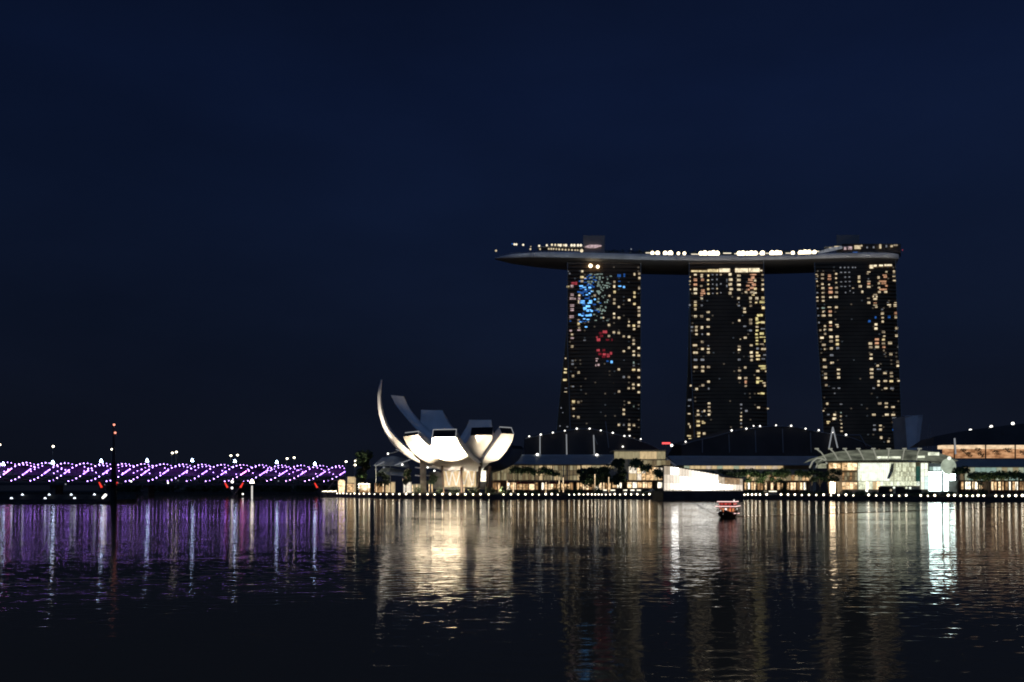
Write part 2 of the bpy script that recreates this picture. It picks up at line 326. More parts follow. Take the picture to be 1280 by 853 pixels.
# ------------------------------------------------------------------ hotel towers
TOW = {
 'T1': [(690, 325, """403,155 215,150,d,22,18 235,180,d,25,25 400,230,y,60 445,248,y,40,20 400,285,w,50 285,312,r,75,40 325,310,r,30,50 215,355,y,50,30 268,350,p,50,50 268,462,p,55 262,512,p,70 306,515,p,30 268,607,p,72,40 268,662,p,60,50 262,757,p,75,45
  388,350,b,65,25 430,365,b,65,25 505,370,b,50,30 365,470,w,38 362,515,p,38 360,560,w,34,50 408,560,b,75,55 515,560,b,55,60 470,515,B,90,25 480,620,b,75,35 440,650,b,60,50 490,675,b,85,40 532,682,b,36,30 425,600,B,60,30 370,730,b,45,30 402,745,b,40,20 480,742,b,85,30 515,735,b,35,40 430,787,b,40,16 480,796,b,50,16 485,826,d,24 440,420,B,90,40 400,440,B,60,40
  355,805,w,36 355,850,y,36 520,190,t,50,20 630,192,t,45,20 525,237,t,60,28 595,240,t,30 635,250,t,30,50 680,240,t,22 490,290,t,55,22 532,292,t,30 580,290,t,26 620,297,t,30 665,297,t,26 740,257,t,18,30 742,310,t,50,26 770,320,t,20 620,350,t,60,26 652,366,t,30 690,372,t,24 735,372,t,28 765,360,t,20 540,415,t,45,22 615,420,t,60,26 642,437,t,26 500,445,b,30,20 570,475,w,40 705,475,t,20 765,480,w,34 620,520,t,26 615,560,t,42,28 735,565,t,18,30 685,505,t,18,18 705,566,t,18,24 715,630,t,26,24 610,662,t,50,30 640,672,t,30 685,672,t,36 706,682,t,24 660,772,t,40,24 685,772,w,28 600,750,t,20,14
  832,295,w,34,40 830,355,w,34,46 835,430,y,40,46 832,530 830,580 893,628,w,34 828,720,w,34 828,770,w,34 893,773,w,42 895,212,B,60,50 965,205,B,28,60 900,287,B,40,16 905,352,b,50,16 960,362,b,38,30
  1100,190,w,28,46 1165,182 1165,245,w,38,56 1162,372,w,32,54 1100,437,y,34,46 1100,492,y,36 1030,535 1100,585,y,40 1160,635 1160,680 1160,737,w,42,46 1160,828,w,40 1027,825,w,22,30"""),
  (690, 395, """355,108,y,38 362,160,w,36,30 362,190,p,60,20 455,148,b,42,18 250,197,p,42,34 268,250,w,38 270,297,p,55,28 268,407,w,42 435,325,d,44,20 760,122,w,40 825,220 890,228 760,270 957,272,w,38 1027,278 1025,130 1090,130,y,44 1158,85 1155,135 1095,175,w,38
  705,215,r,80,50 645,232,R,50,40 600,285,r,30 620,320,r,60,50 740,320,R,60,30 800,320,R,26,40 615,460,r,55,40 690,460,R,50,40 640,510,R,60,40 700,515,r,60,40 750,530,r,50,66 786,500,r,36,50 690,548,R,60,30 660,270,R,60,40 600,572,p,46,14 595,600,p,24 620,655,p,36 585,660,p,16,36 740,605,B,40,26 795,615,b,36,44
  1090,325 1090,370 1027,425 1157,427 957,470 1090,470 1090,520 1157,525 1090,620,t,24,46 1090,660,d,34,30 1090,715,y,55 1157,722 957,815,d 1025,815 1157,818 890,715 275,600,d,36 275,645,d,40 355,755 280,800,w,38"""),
  (690, 465, """280,197,d,36,30 287,397,y,52,48 352,403,w,40 287,492 290,590,w,30,26 352,605 893,262 1085,165 1155,172 1022,217 1085,215 1157,270 1027,410,w,40,30 1090,460,t,20,30 957,507 957,563 893,707 957,707,d,28 1030,707 1092,710 1030,762""")],
 'T2': [(850, 325, """205,200,w,45,40 205,265,o,60,46 205,325,o,60,44 205,390,w,60,46 205,448,w,55,44 290,210,w,40,60 300,265,o,50,40 285,350,w,40,36 305,410,o,60,40 305,448,o,80,30 290,470,o,40,30 378,210,y,28,34 375,272,y,32,26 376,325,y,28,26 378,390,y,36,36 380,450,y,40,34 437,200,d,24,22 492,200,d,24,22 545,198,w,28,22 430,265,d,34,18 492,262,d,24,28 437,325,d,20,18 490,335,d,20,40 545,322,d,24,22 435,383,d,40,16 495,385,w,20,24 437,448,d,20,18 495,447,w,22,22 545,440,d,18,18
  130,225,w,28,26 130,280,w,30,30 128,325,w,24,16 135,390,w,30,20 668,195,w,50,46 675,265,w,65,46 670,328,w,60,46 682,390,w,62,40 668,445,w,48,52 785,210,w,60,34 785,270,w,62,42 785,335,w,62,40 785,398,w,62,34 975,195,o,110,20 970,235,o,60,50 940,265,o,80,36 1000,270,w,40,46 940,305,o,110,24 985,330,o,70,44 905,345,o,60,26 960,370,o,70,40 1005,385,y,46,40 905,400,o,60,34 965,430,w,80,36 880,430,w,40,30 975,465,y,50,26 1000,440,w,60,24 625,270,d,18,40 625,350,d,18,40 1100,200,w,34,30 1105,265,w,44,34 1105,325,w,44,30 1103,395,w,36,50
  290,512,w,40,34 780,512,w,44,40 940,510,w,46,40 1025,510,w,52,36 1105,505,y,48,40 205,560,w,46 205,605,y,46 205,655,w,40 130,605,d,30 290,608,d,34,26 785,568,d,20,20 785,612,d,40,24 940,560,w,34,30 1015,565,y,36,30 1095,560,L,90,36 945,612,w,40,30 860,650 862,697,w,48,34 1110,640,y,52,60 375,698,w,52,32 375,797,w,50,36 207,752,w,48 290,752,w,50,40 1065,738,L,100,40 940,805,w,48,44 1025,790,L,40,70 790,810,w,36 1080,832,L,130,20"""),
  (850, 395, """160,150,d,40 160,200,d,40 218,150,w,40,46 218,195,w,40 220,245,w,40 293,155,w,40,46 297,245,d,20,26 375,150,w,52,36 375,245,w,46 297,348,w,46,44 200,395,w,72,44 300,443,w,48,44 378,400,d,26,20 378,440,w,44,26 378,488,w,46,40 207,490,w,80,38 207,585,d,62,38 300,585,d,60,38 210,683,w,68,38 303,683,w,52,38 380,683,w,52,38 303,735,w,48,38 865,140,d,50,24 942,55,w,50,40 942,103,w,50,40 942,198,d,44,40 870,292,w,48,36 805,312,w,22,18 790,408,w,46,32 790,452,w,46,32 790,585,d,46,34 870,690,w,38,40 795,730,w,50,32 795,830,w,50,36 877,830,w,50,36 950,395,w,46,38 950,488,w,46,40 955,540,w,50,36 955,590,w,40,38
  1028,55,L,46,34 1028,100,L,46,34 1028,148,w,44,34 1028,197,L,44,40 1022,245,L,42,34 1025,290,L,44,26 1028,330,L,40,24 1028,375,L,44,30 1035,435,d,40,34 1030,490,y,40,30 1105,85,w,60,40 1105,168,d,70,24 1090,235,L,70,40 1100,282,L,100,14 1130,330,L,20,50 1090,375,w,70,16 1115,442,w,80,36 1130,520,d,50,20 1110,572,d,60,18 1040,530,y,70,36 1040,578,y,60,28 1095,668,L,120,24 1110,700,L,90,34 1038,735,w,52,36 1145,738,w,24,26 1040,830,y,50,36"""),
  (850, 475, """305,72,w,48,38 380,25,w,44 383,118,d,26,34 222,122,w,42 388,313,w,42,30 388,362,w,42,30 388,412,w,42,30 388,462,w,40,36 240,412,w,30,34 243,462,w,46,40 325,415,w,30,36 298,425,d,16,26 243,552,y,58,34 243,605,y,60,40 305,550,y,40,18 315,575,y,56,26 250,708,y,52,46 250,755,y,44,40 323,715,w,44,40 877,30,o,34,54 877,82,w,36,30 1035,30,L,44,56 1080,15,L,60,14 1120,40,w,50,20 1130,75,w,30,36 1100,180,L,70,32 1050,182,y,40,14 815,330,d,34,30 815,382,d,22,20 815,437,w,22,22 815,487,w,26,26 815,535,w,28,26 815,583,d,24,28 818,634,w,32,28 885,415,d,42,34 1048,368,w,46,30 1172,385,w,30,22""")],
 'T3': [(1012, 325, """412,103,d,26,22 468,103,d,24,22 517,103,d,24,22 575,103,d,24,22 610,103,d,20,20 420,168,d,36,16 475,168,d,34,16 528,168,d,32,16 475,232,d,24,24 530,230,d,24,16 420,295,d,32,12 480,292,d,28,18 535,290,d,34,14 425,355,d,36,12 475,357,d,34,14 535,350,d,18,18 580,378,w,30,18 480,437,d,20,24 540,415,d,16,20 585,440,d,16,16
  90,190,w,34,14 106,212,w,24,26 90,250,d,30,16 100,282,w,22,20 110,345,w,20,26 103,435,d,28,20 103,500,w,36,26 103,545,w,36,28 108,645,d,20,24 118,742,d,28,30 125,835,d,26,30 172,195,w,46 172,250,w,46 172,318,w,38,36 177,375,w,48,36 180,438,w,46,22 180,495,w,46,34 182,545,w,44,28 182,640,t,54,26 187,690,w,40,34 187,745,w,64,44 265,212,o,48,44 265,258,o,60,26 260,330,w,24,24 280,375,o,60,36 280,430,o,70,46 280,500,w,48,30 265,630,w,62,16 275,688,o,50,36 275,738,w,50,36 278,832,w,46,38 355,187,w,34,28 353,245,w,28,26 355,305,w,30,26 358,372,w,44,34 360,435,w,44,36 352,495,w,62,36 357,632,w,48,34 660,235,w,38,64 660,290,y,40,34 675,355,w,50,40 703,428,w,30,40
  790,162,w,56,16 775,185,w,30,24 785,255,d,18,18 790,288,w,60,20 790,318,o,46,30 790,360,w,60,32 785,513,w,50,14 790,572,w,50,38 920,235,w,36,44 1000,205,o,70,20 1010,225,o,56,34 1025,160,w,34,22 975,285,o,125,22 925,312,w,38,30 990,312,o,80,30 1025,345,o,34,30 925,368,w,40,30 980,395,o,130,30 930,428,w,44,34 1015,425,w,50,40 875,465,w,62,24 850,490,w,20,30 895,490,w,24,30 875,522,w,64,34 875,575,o,50,16 875,605,w,64,16 890,630,w,40,24 1125,155,w,34,46 1125,213,w,48,24 1130,272,w,48,24 1045,565,d,34,18 1060,598,w,64,16 1072,620,w,30,24 1145,565,w,40,24 1145,605,w,62,44 968,660,d,34,22 970,715,w,48,42 975,770,w,40,26 975,820,w,36,46 880,768,B,28,36 797,820,B,40,40 1060,760,B,44,40 1150,708,o,50,36 1152,760,w,46,46"""),
  (1012, 395, """280,90,w,44,36 205,135,w,34,32 365,118,w,52,16 375,145,w,34,30 280,132,o,44,22 205,185,w,38,34 145,190,w,34,30 280,185,w,56,36 207,238,w,36,34 165,290,w,58,36 287,280,w,56,40 287,338,w,58,40 368,278,w,52,36 370,325,y,48,30 370,378,y,50,40 375,430,d,46,36 190,385,w,64,36 203,443,w,24,26 290,435,w,46,40 295,525,d,60,34 198,585,w,52,40 300,625,w,58,36 205,680,w,66,38 385,715,w,54,34 385,772,w,44,34 388,822,w,46,36 213,775,w,46,38 215,825,w,44,38 885,115,w,50,38 885,170,w,50,40 985,215,w,52,40 995,270,w,38,26 985,315,y,50,34 985,365,w,54,36 990,415,o,50,34 990,460,w,24,30 897,315,o,70,36 897,365,o,64,36 900,415,w,66,38 810,370,w,58,44 815,420,w,58,38 820,515,w,42,30 820,570,w,50,34 1073,362,w,66,40 1085,510,w,50,38 1163,163,w,50,38 1163,262,w,52,38 1180,410,d,26,30 1178,610,w,50,38 1180,662,w,50,38 908,665,w,40,36 925,712,d,70,20 827,715,w,56,36 827,765,w,56,34 830,818,w,50,36 1005,762,w,56,36 1090,760,w,50,34 1093,805,w,48,26 1000,510,d,28,16"""),
  (1012, 475, """223,70,w,40,36 320,112,d,46,12 392,112,d,42,18 335,180,d,22,20 235,318,w,36,40 185,413,w,26,20 250,462,d,42,24 335,465,w,42,36 330,518,w,62,42 250,555,y,60,22 245,575,y,30,26 420,325,d,40,20 418,437,t,20,22 418,485,w,26,28 418,537,w,30,24 425,587,w,26,24 425,637,w,28,22 428,685,w,36,22 920,20,w,36,36 920,70,w,36,36 1010,15,w,60,34 1090,15,y,62,38 1190,10,w,46,30 855,112,d,40,24 1015,110,w,56,36 1100,110,d,62,40 935,315,w,56,38 1023,310,w,52,34 1023,362,w,48,28 1112,360,w,56,36 857,465,w,58,34 1030,465,w,62,36 1115,465,w,62,32 1128,510,d,70,30 1120,560,w,42,34 865,605,d,42,20 865,665,d,46,36 945,610,w,42,30 945,665,w,46,42 955,770,w,38,46 1052,820,w,36,36 1128,665,B,60,34""")],
}
CODE = {'w': 'w_white', 'y': 'w_yellow', 'o': 'w_orange', 'p': 'w_pink', 'r': 'w_red', 'R': 'mirrored_darkred', 'b': 'mirrored_blue', 'B': 'w_dimblue', 't': 'w_teal', 'd': 'w_dim', 'L': 'w_lime', 'h': 'w_bright', 's': 'w_soft', 'f': 'w_faint', 'g': 'w_faintcool'}
pane_cache = {}
def pane_mesh(wd, hg, mname):
    key = (round(wd, 1), round(hg, 1), mname)
    if key not in pane_cache:
        me = bpy.data.meshes.new('window'); a, b = wd / 2, hg / 2; d = .12
        v = [(-a, -d, -b), (a, -d, -b), (a, -d, b), (-a, -d, b), (-a, d, -b), (a, d, -b), (a, d, b), (-a, d, b)]
        me.from_pydata(v, [], [(0, 1, 2, 3), (1, 5, 6, 2), (4, 0, 3, 7), (3, 2, 6, 7), (4, 5, 1, 0)])
        me.materials.append(M[mname]); pane_cache[key] = me
    return pane_cache[key]

def tower(key, Y, L, Rr, label, legL=None, extra=None):
    """L, Rr: [(py, px)] outline of the bay-side glass; legL: outline of the splayed rear slab's outer edge"""
    rows = [328, 345, 370, 400, 430, 460, 490, 520, 550, 580, 610]
    base = PZ((L[-1][1] + Rr[-1][1]) / 2, Y + 10, 2.3)
    root = empty('hotel_tower', base, label, 'hotel tower', 'three hotel towers under the sky deck')
    mb = MB(); ids = []
    for y in rows:
        a, b = P(pl(L, y), y, Y), P(pl(Rr, y), y, Y)
        n = 6; ring = []
        for k in range(n + 1):
            t = k / n; ring.append(mb.vert((lerp(a.x, b.x, t), Y + 1.2 * (2*t - 1) ** 2, a.z)))
        ring.append(mb.vert((b.x * (Y + 15) / Y, Y + 15, a.z))); ring.append(mb.vert((a.x * (Y + 15) / Y, Y + 15, a.z))); ids.append(ring)
    for a, b in zip(ids, ids[1:]):
        n = len(a)
        for k in range(n): mb.face((b[k], b[(k+1) % n], a[(k+1) % n], a[k]))
    mb.face(ids[0]); mb.face(ids[-1][::-1])
    mb.build('front_slab', M['dark_glass'], root)
    # rear slab, splayed outwards towards the ground
    Yr = Y + 34; mb = MB(); ids = []
    for y in rows:
        xl = pl(legL, y) if legL else pl(L, y) + 2; xr = pl(Rr, y) - 2; z = P(xl, y, Y).z
        yf = lerp(Y + 15.2, Yr, min(1, (y - 328) / 200.0)); X = lambda px, d: (px - 640) * d / F
        ids.append([mb.vert((X(xl, yf), yf, z)), mb.vert((X(xr, yf), yf, z)), mb.vert((X(xr, yf + 12), yf + 12, z)), mb.vert((X(xl, yf + 12), yf + 12, z))])
    for a, b in zip(ids, ids[1:]):
        for k in range(4): mb.face((b[k], b[(k+1) % 4], a[(k+1) % 4], a[k]))
    mb.face(ids[0]); mb.face(ids[-1][::-1]); mb.build('rear_slab', M['dark_glass'], root)
    # glass hall between the slabs
    mb = MB(); ids = []
    for y in rows[3:]:
        xl = (pl(legL, y) if legL else pl(L, y) + 2) + 2; z = P(xl, y, Y).z; X = lambda px, d: (px - 640) * d / F; x2 = pl(L, y) + 3
        ids.append([mb.vert((X(xl, Y + 27), Y + 27, z)), mb.vert((X(x2, Y + 14.8), Y + 14.8, z)), mb.vert((X(x2 + 8, Y + 15.1), Y + 15.1, z)), mb.vert((X(x2 + 8, Y + 27), Y + 27, z))])
    for a, b in zip(ids, ids[1:]):
        for k in range(4): mb.face((b[k], b[(k+1) % 4], a[(k+1) % 4], a[k]))
    mb.build('atrium_glass', M['dark_glass'], root)
    # pale edge fins
    for tab, yy, x0 in ((L, Y, 0), (Rr, Y, 0)) + (((legL, Y + 34, 0),) if legL else ()):
        mb = MB(); pts = []
        for y in ([325] + rows[1:]) if tab is Rr else rows:
            p = P(pl(tab, y), y, yy); 
            if yy > Y + 1:
                yf = lerp(Y + 15.2, yy, min(1, (y - 328) / 200.0)); x_ = pl(tab, y); p = Vector(((x_ - 640) * yf / F, yf, P(x_, y, Y).z))
            pts.append(p + Vector((0, .4, 0)))
        mb.tube(pts, .32, 5); mb.build('edge_fin', M['tower_frame'], root)
    # faint floor bands: thin spandrel lines on the glass
    mb = MB()
    for y in [v * 4.65 + 331 for v in range(58)]:
        a, b = P(pl(L, y), y, Y - .05), P(pl(Rr, y), y, Y - .05)
        mb.box(a.x + .3, b.x - .3, Y - .09, Y + .6, a.z - .18, a.z + .18)
    mb.build('floor_bands', M['black_paint'], root)
    # lit windows; on T1 also screen reflections, made as glowing panes
    allw = []
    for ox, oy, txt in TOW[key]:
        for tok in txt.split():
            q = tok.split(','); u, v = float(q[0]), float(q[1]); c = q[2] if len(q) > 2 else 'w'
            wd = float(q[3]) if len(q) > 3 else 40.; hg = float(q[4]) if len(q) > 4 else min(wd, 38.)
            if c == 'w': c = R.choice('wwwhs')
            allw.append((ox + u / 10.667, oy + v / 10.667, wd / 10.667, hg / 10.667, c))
    if extra: allw += extra
    rw = random.Random(key)
    for _ in range(120):       # rooms with only a weak lamp on
        y = 333 + 4.65 * rw.randrange(0, 50); t = rw.random()
        if .28 < t < .55 and rw.random() < .8: continue
        t = (int(t * 15) + .5) / 15; allw.append((lerp(pl(L, y), pl(Rr, y), t), y + 1.2, 2.6, 2.4, rw.choice('ffg')))
    if key == 'T1':            # mirrored advertising screens made as glowing panes: a broad blue patch beside a pale green one
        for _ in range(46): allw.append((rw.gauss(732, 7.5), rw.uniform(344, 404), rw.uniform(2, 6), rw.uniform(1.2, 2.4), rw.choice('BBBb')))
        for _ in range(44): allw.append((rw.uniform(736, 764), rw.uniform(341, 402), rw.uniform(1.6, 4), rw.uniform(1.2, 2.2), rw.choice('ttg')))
    allw.sort(key=lambda q: -q[2] * q[3])
    rest = MB(); mats = []; k = Y / F
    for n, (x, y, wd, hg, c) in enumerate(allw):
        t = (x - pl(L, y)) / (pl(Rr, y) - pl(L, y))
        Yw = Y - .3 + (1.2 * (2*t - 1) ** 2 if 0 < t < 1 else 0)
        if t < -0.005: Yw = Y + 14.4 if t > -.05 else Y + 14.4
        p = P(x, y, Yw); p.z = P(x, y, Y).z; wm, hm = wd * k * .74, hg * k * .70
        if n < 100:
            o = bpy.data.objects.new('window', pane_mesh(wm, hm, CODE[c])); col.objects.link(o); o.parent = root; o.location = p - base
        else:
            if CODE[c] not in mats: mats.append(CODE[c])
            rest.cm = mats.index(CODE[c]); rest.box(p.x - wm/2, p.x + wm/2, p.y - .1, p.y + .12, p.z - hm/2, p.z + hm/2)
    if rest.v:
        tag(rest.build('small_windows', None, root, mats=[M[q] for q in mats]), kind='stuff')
    return root

T1L = [(328, 709.5), (430, 709.5), (490, 711.5), (540, 713), (610, 714.5)]; T1R = [(328, 801), (610, 801.5)]
t1 = tower('T1', 690, T1L, T1R, 'dark hotel tower with blue and red lights mirrored in its glass, nearest the lotus museum',
      legL=[(328, 711), (400, 709), (430, 706), (465, 702.5), (500, 699), (540, 695.5), (610, 688)],
      extra=[(706.9, 444.7, 2.2, 2.2, 'w'), (706.9, 458.5, 4.2, 2.4, 'y'), (706.6, 462.7, 5, 3, 'y'), (706.1, 472.2, 6.2, 3.4, 'y'), (707.4, 482.8, 4, 1, 'd'), (707, 487.5, 5, 1.2, 'w'), (701.5, 508, 2, 2, 'd'), (703.5, 514, 2, 1.4, 'd'), (700, 531, 2, 2, 'd'), (709, 532, 3, 2, 'd')])
T2L = [(328, 861.5), (400, 862.5), (450, 864), (500, 866), (560, 869), (610, 871)]; T2R = [(328, 954.5), (400, 957), (480, 959), (610, 961)]
t2 = tower('T2', 686, T2L, T2R, 'dark hotel tower with yellow right edge and bright crown strip, middle of the three',
      legL=[(328, 862), (450, 860), (500, 857.5), (560, 855), (610, 853)],
      extra=[(863.4, 479.5, 3, 3, 'w'), (862, 497.8, 5.6, 3.2, 'd'), (861, 505.5, 3, 2, 'd'), (861.4, 515.5, 4.5, 2, 'w'), (861, 528.5, 3, 3, 'w'), (862.6, 532, 1.6, 5, 'w'), (861.2, 543.7, 6.4, 2.6, 'y'), (862.6, 547.3, 5, 2, 'y'), (858, 552.4, 4, 1.4, 'w')])
T3L = [(328, 1018.5), (400, 1021), (450, 1024), (500, 1027.5), (560, 1030), (610, 1033)]; T3R = [(328, 1119.8), (400, 1122), (480, 1125.5), (560, 1128.5), (610, 1130)]
t3 = tower('T3', 680, T3L, T3R, 'dark hotel tower dotted with white windows, under the right end of the sky deck', legL=None)
# tower crowns: lit bands directly under the deck
def part_pbox(name, m, root, x0, x1, y0, y1, Y, d=.4):
    mb = MB(); mb.pbox(x0, x1, y0, y1, Y, d); return mb.build(name, M[m], root)
for x0, x1, y0, y1 in ((864, 884, 338.2, 340), (884.5, 898, 336.8, 340), (899, 912.5, 335.8, 340.2), (919, 935, 335.6, 340.4), (936, 949.5, 335.4, 340.2), (950, 953, 337.5, 339)):
    part_pbox('crown_light', 'w_yellow' if x0 < 890 else 'w_bright', t2, x0, x1, y0, y1, 685.4)
for x0, x1, y0, y1 in ((1087, 1091.6, 331.4, 335.6), (1091.9, 1096, 331.2, 333.4), (1098.8, 1103.8, 331, 332.9), (1105.5, 1115, 330.6, 332.6)):
    part_pbox('crown_light', 'w_bright', t3, x0, x1, y0, y1, 679.4)
for x, y, r in ((738.2, 332.4, 1.6), (747.2, 333.6, 1.4)):
    mb = MB(); mb.ball(P(x, y, 689), r); mb.build('crown_lamp', M['deck_light'], t1)

# ------------------------------------------------------------------ sky deck across the three towers
YD = 686.0
deck = empty('sky_deck', P(875, 322, YD), 'long boat shaped sky deck lying across the three hotel towers', 'sky deck')
top = [(618, 314.4), (640, 313.2), (680, 313.6), (720, 314.9), (760, 316.2), (810, 317.6), (870, 318.8), (930, 319.0), (990, 317.8), (1040, 316.2), (1090, 315.0), (1129, 314.2)]
lip = [(618, 315.4), (640, 317.6), (680, 319.8), (720, 321.8), (760, 323.2), (810, 324.6), (870, 325.4), (930, 325.2), (990, 324.0), (1040, 322.4), (1090, 321.2), (1129, 320.2)]
bot = [(618, 316.0), (640, 320.4), (680, 324.4), (720, 327.6), (760, 330.6), (810, 332.2), (870, 333.4), (930, 332.9), (990, 331.8), (1040, 330.2), (1090, 328.8), (1129, 327.4)]
halfw = [(618, .6), (625, 4), (640, 9), (670, 15), (720, 19), (1080, 19), (1115, 16), (1129, 12)]
xs = [618, 621, 625, 632] + list(range(640, 1129, 10)) + [1129]
mb = MB(); mb2 = MB(); mb3 = MB(); rA = []; rB = []; rC = []
for x in xs:
    hw = pl(halfw, x); a, b, c = P(x, pl(top, x), YD), P(x, pl(lip, x), YD), P(x, pl(bot, x), YD)
    yc = YD + 20
    rA.append([(a.x, yc - hw, a.z), (b.x, yc - hw - .8, lerp(a.z, b.z, .5)), (b.x, yc - hw + .3, b.z)])
    rB.append([(b.x, yc - hw + .3, b.z), (b.x, yc - hw * .75, lerp(b.z, c.z, .55)), (b.x, yc - hw * .4, c.z), (b.x, yc + hw * .4, c.z), (b.x, yc + hw * .75, lerp(b.z, c.z, .55)), (b.x, yc + hw, b.z), (a.x, yc + hw, a.z)])
    rC.append([(a.x, yc + hw, a.z), (a.x, yc - hw, a.z)])
for k, r in ((mb, rA), (mb2, rB), (mb3, rC)): k.grid(r)
mb2.face([mb2.vert(p) for p in [Vector(q) for q in rA[-1]] + [Vector(q) for q in rB[-1][1:]]])
mb.build('side_cladding', M['hull_metal'], deck, smooth=True); mb2.build('belly', M['hull_belly'], deck, smooth=True); mb3.build('deck_floor', M['concrete'], deck)
mb = MB()
for k in range(len(rA) - 1):
    a, b = Vector(rA[k][0]), Vector(rA[k+1][0])
    mb.tube([a + Vector((0, .5, 1.2)), b + Vector((0, .5, 1.2))], .08, 4, False); mb.tube([a + Vector((0, .5, 0)), a + Vector((0, .5, 1.2))], .06, 4, False)
mb.build('railing', M['grey_steel'], deck)
# cove lamps that wash the cladding
for x0 in range(634, 1128, 26):
    x1 = min(x0 + 26, 1128); xm = (x0 + x1) / 2; a = P(xm, pl(lip, xm), YD + 20 - pl(halfw, xm)); l = bpy.data.lights.new('cove_lamp', 'AREA'); l.shape = 'RECTANGLE'; l.size = (x1 - x0) * YD / F; l.size_y = .3
    l.energy = 85 * pl([(630, .25), (700, .5), (800, .75), (900, 1.1), (1128, 1.1)], xm); l.color = (.86, .94, 1.0) if xm < 850 else (1, .93, .84)
    o = bpy.data.objects.new('cove_lamp', l); col.objects.link(o); o.parent = deck; p = a + Vector((0, -4.5, -1.5)); o.location = p - wloc(deck)
    o.rotation_euler = (a + Vector((0, 0, 1.6)) - p).to_track_quat('-Z', 'Y').to_euler()
def deck_light(x, y, r, m='deck_light', dy=4, sz=1.0):
    mb = MB(); mb.ball(P(x, y, YD + dy), r, sz=sz); return mb.build('deck_lamp', M[m], deck)
# observation end at the left: two rows of small lamps
for x in (643, 645.5, 654, 674, 683.5, 690, 694, 698, 701.5, 705): deck_light(x, pl([(640, 305.4), (675, 307.6), (690, 306.2), (730, 307.2)], x), .9, 'deck_small' if x < 690 else 'w_bright', 8)
for x in (663, 675, 686, 689, 692, 695.5, 699, 703, 707, 711, 715, 719, 722): deck_light(x, pl([(660, 311.6), (690, 311.4), (727, 313.4)], x), .8, 'w_white', 3)
for x in (700.5, 707.5, 714.5, 718, 722.5, 726): deck_light(x, 306.8, 1.1, 'deck_small', 8)
deck_light(727, 313.6, 1.5, 'w_bright', 2); deck_light(620, 313.7, .9, 'w_white', 18)
deck_light(640.5, 305, .6, 'w_dimblue', 10); deck_light(663.5, 308.4, .5, 'w_white', 8); deck_light(789, 311.6, .6, 'w_dim', 6)
# bars along the middle: bright warm lights
for x, r in ((815.5, 1.5), (822, 1.7), (831.5, 1.7), (838, 2.0), (848, 1.2), (855.5, 1.3), (876, 1.6), (881, 2.1), (887, 1.7), (891.5, 2.2), (896.5, 1.9), (924, 1.8), (928.5, 2.0), (934, 1.6), (939, 2.0), (944, 1.8), (953, 1.9), (965, 2.0), (971, 2.1), (975, 1.7), (991, 1.5), (1000.5, 1.9), (1006, 2.2), (1011, 2.0), (1018, 1.6)):
    deck_light(x, pl([(800, 316.4), (850, 317), (930, 317), (1000, 316.4), (1020, 315.4)], x), r * 1.12, 'deck_light', 3)
for x0, x1, y in ((807, 813, 316.2), (864, 873, 317.8), (904, 914, 316.6), (918, 923, 317.4), (946, 950, 317.2), (957, 962, 316.8), (982, 988, 316.6), (1020, 1024, 314.4)):
    mb = MB(); mb.pbox(x0, x1, y - .5, y + .5, YD + 3, .6); mb.build('light_strip', M['deck_small'], deck)
# roof pavilions and planting boxes
def deckbox(name, x0, x1, y0, y1, m, dy, d):
    mb = MB(); mb.pbox(x0, x1, y0, y1, YD + dy, d); return mb.build(name, M[m], deck)
deckbox('lift_house', 729, 756, 294.5, 316, 'lift_wall', 14, 12); deckbox('lift_house', 1045.5, 1074, 294, 316, 'lift_wall', 14, 12)
deckbox('sky_bar', 672, 730, 308.2, 309.2, 'grey_steel', 9, 10); deckbox('sky_bar', 1030, 1062, 308.0, 309, 'grey_steel', 5, 10)
mb = MB(); mb.prism([(731, 308.5), (737, 306.2), (748, 306.2), (752, 307), (744, 309.5), (738, 309.6)], YD + 12, 3); mb.build('sky_bar', M['w_pink'], deck)
mb = MB(); mb.prism([(1023, 314.8), (1036, 310.4), (1052, 307.6), (1053, 309.2), (1038, 312.6), (1028, 315)], YD + 2, 4); mb.build('restaurant_glow', M['w_dim'], deck)
for x0, x1, y0, y1, m in ((1036, 1042, 309.6, 312, 'w_white'), (1043, 1050, 307.8, 310.6, 'w_white'), (1055, 1058, 309, 312, 'w_pink'), (1060, 1065, 308.4, 311.8, 'w_pink'), (1068, 1076, 307, 311, 'w_white'), (1076, 1078, 306.4, 308, 'w_white'), (1083, 1085, 308.6, 310.2, 'w_dim'), (1091, 1093, 308, 310, 'w_dim'), (1099, 1101.6, 305.6, 310.4, 'w_white'), (1107, 1109, 306.6, 309, 'w_dim'), (1113, 1116, 306.6, 308.6, 'w_white'), (1117, 1122, 305.8, 307.2, 'w_soft'), (1066, 1072, 315, 316.4, 'w_dimblue'), (1127.5, 1128.6, 312, 313, 'w_red')):
    mb = MB(); mb.pbox(x0, x1, y0, y1, YD + 4, 1); mb.build('restaurant_window', M[m], deck)
deckbox('restaurant', 1052, 1126, 305, 315.5, 'roof_dark', 6, 14)
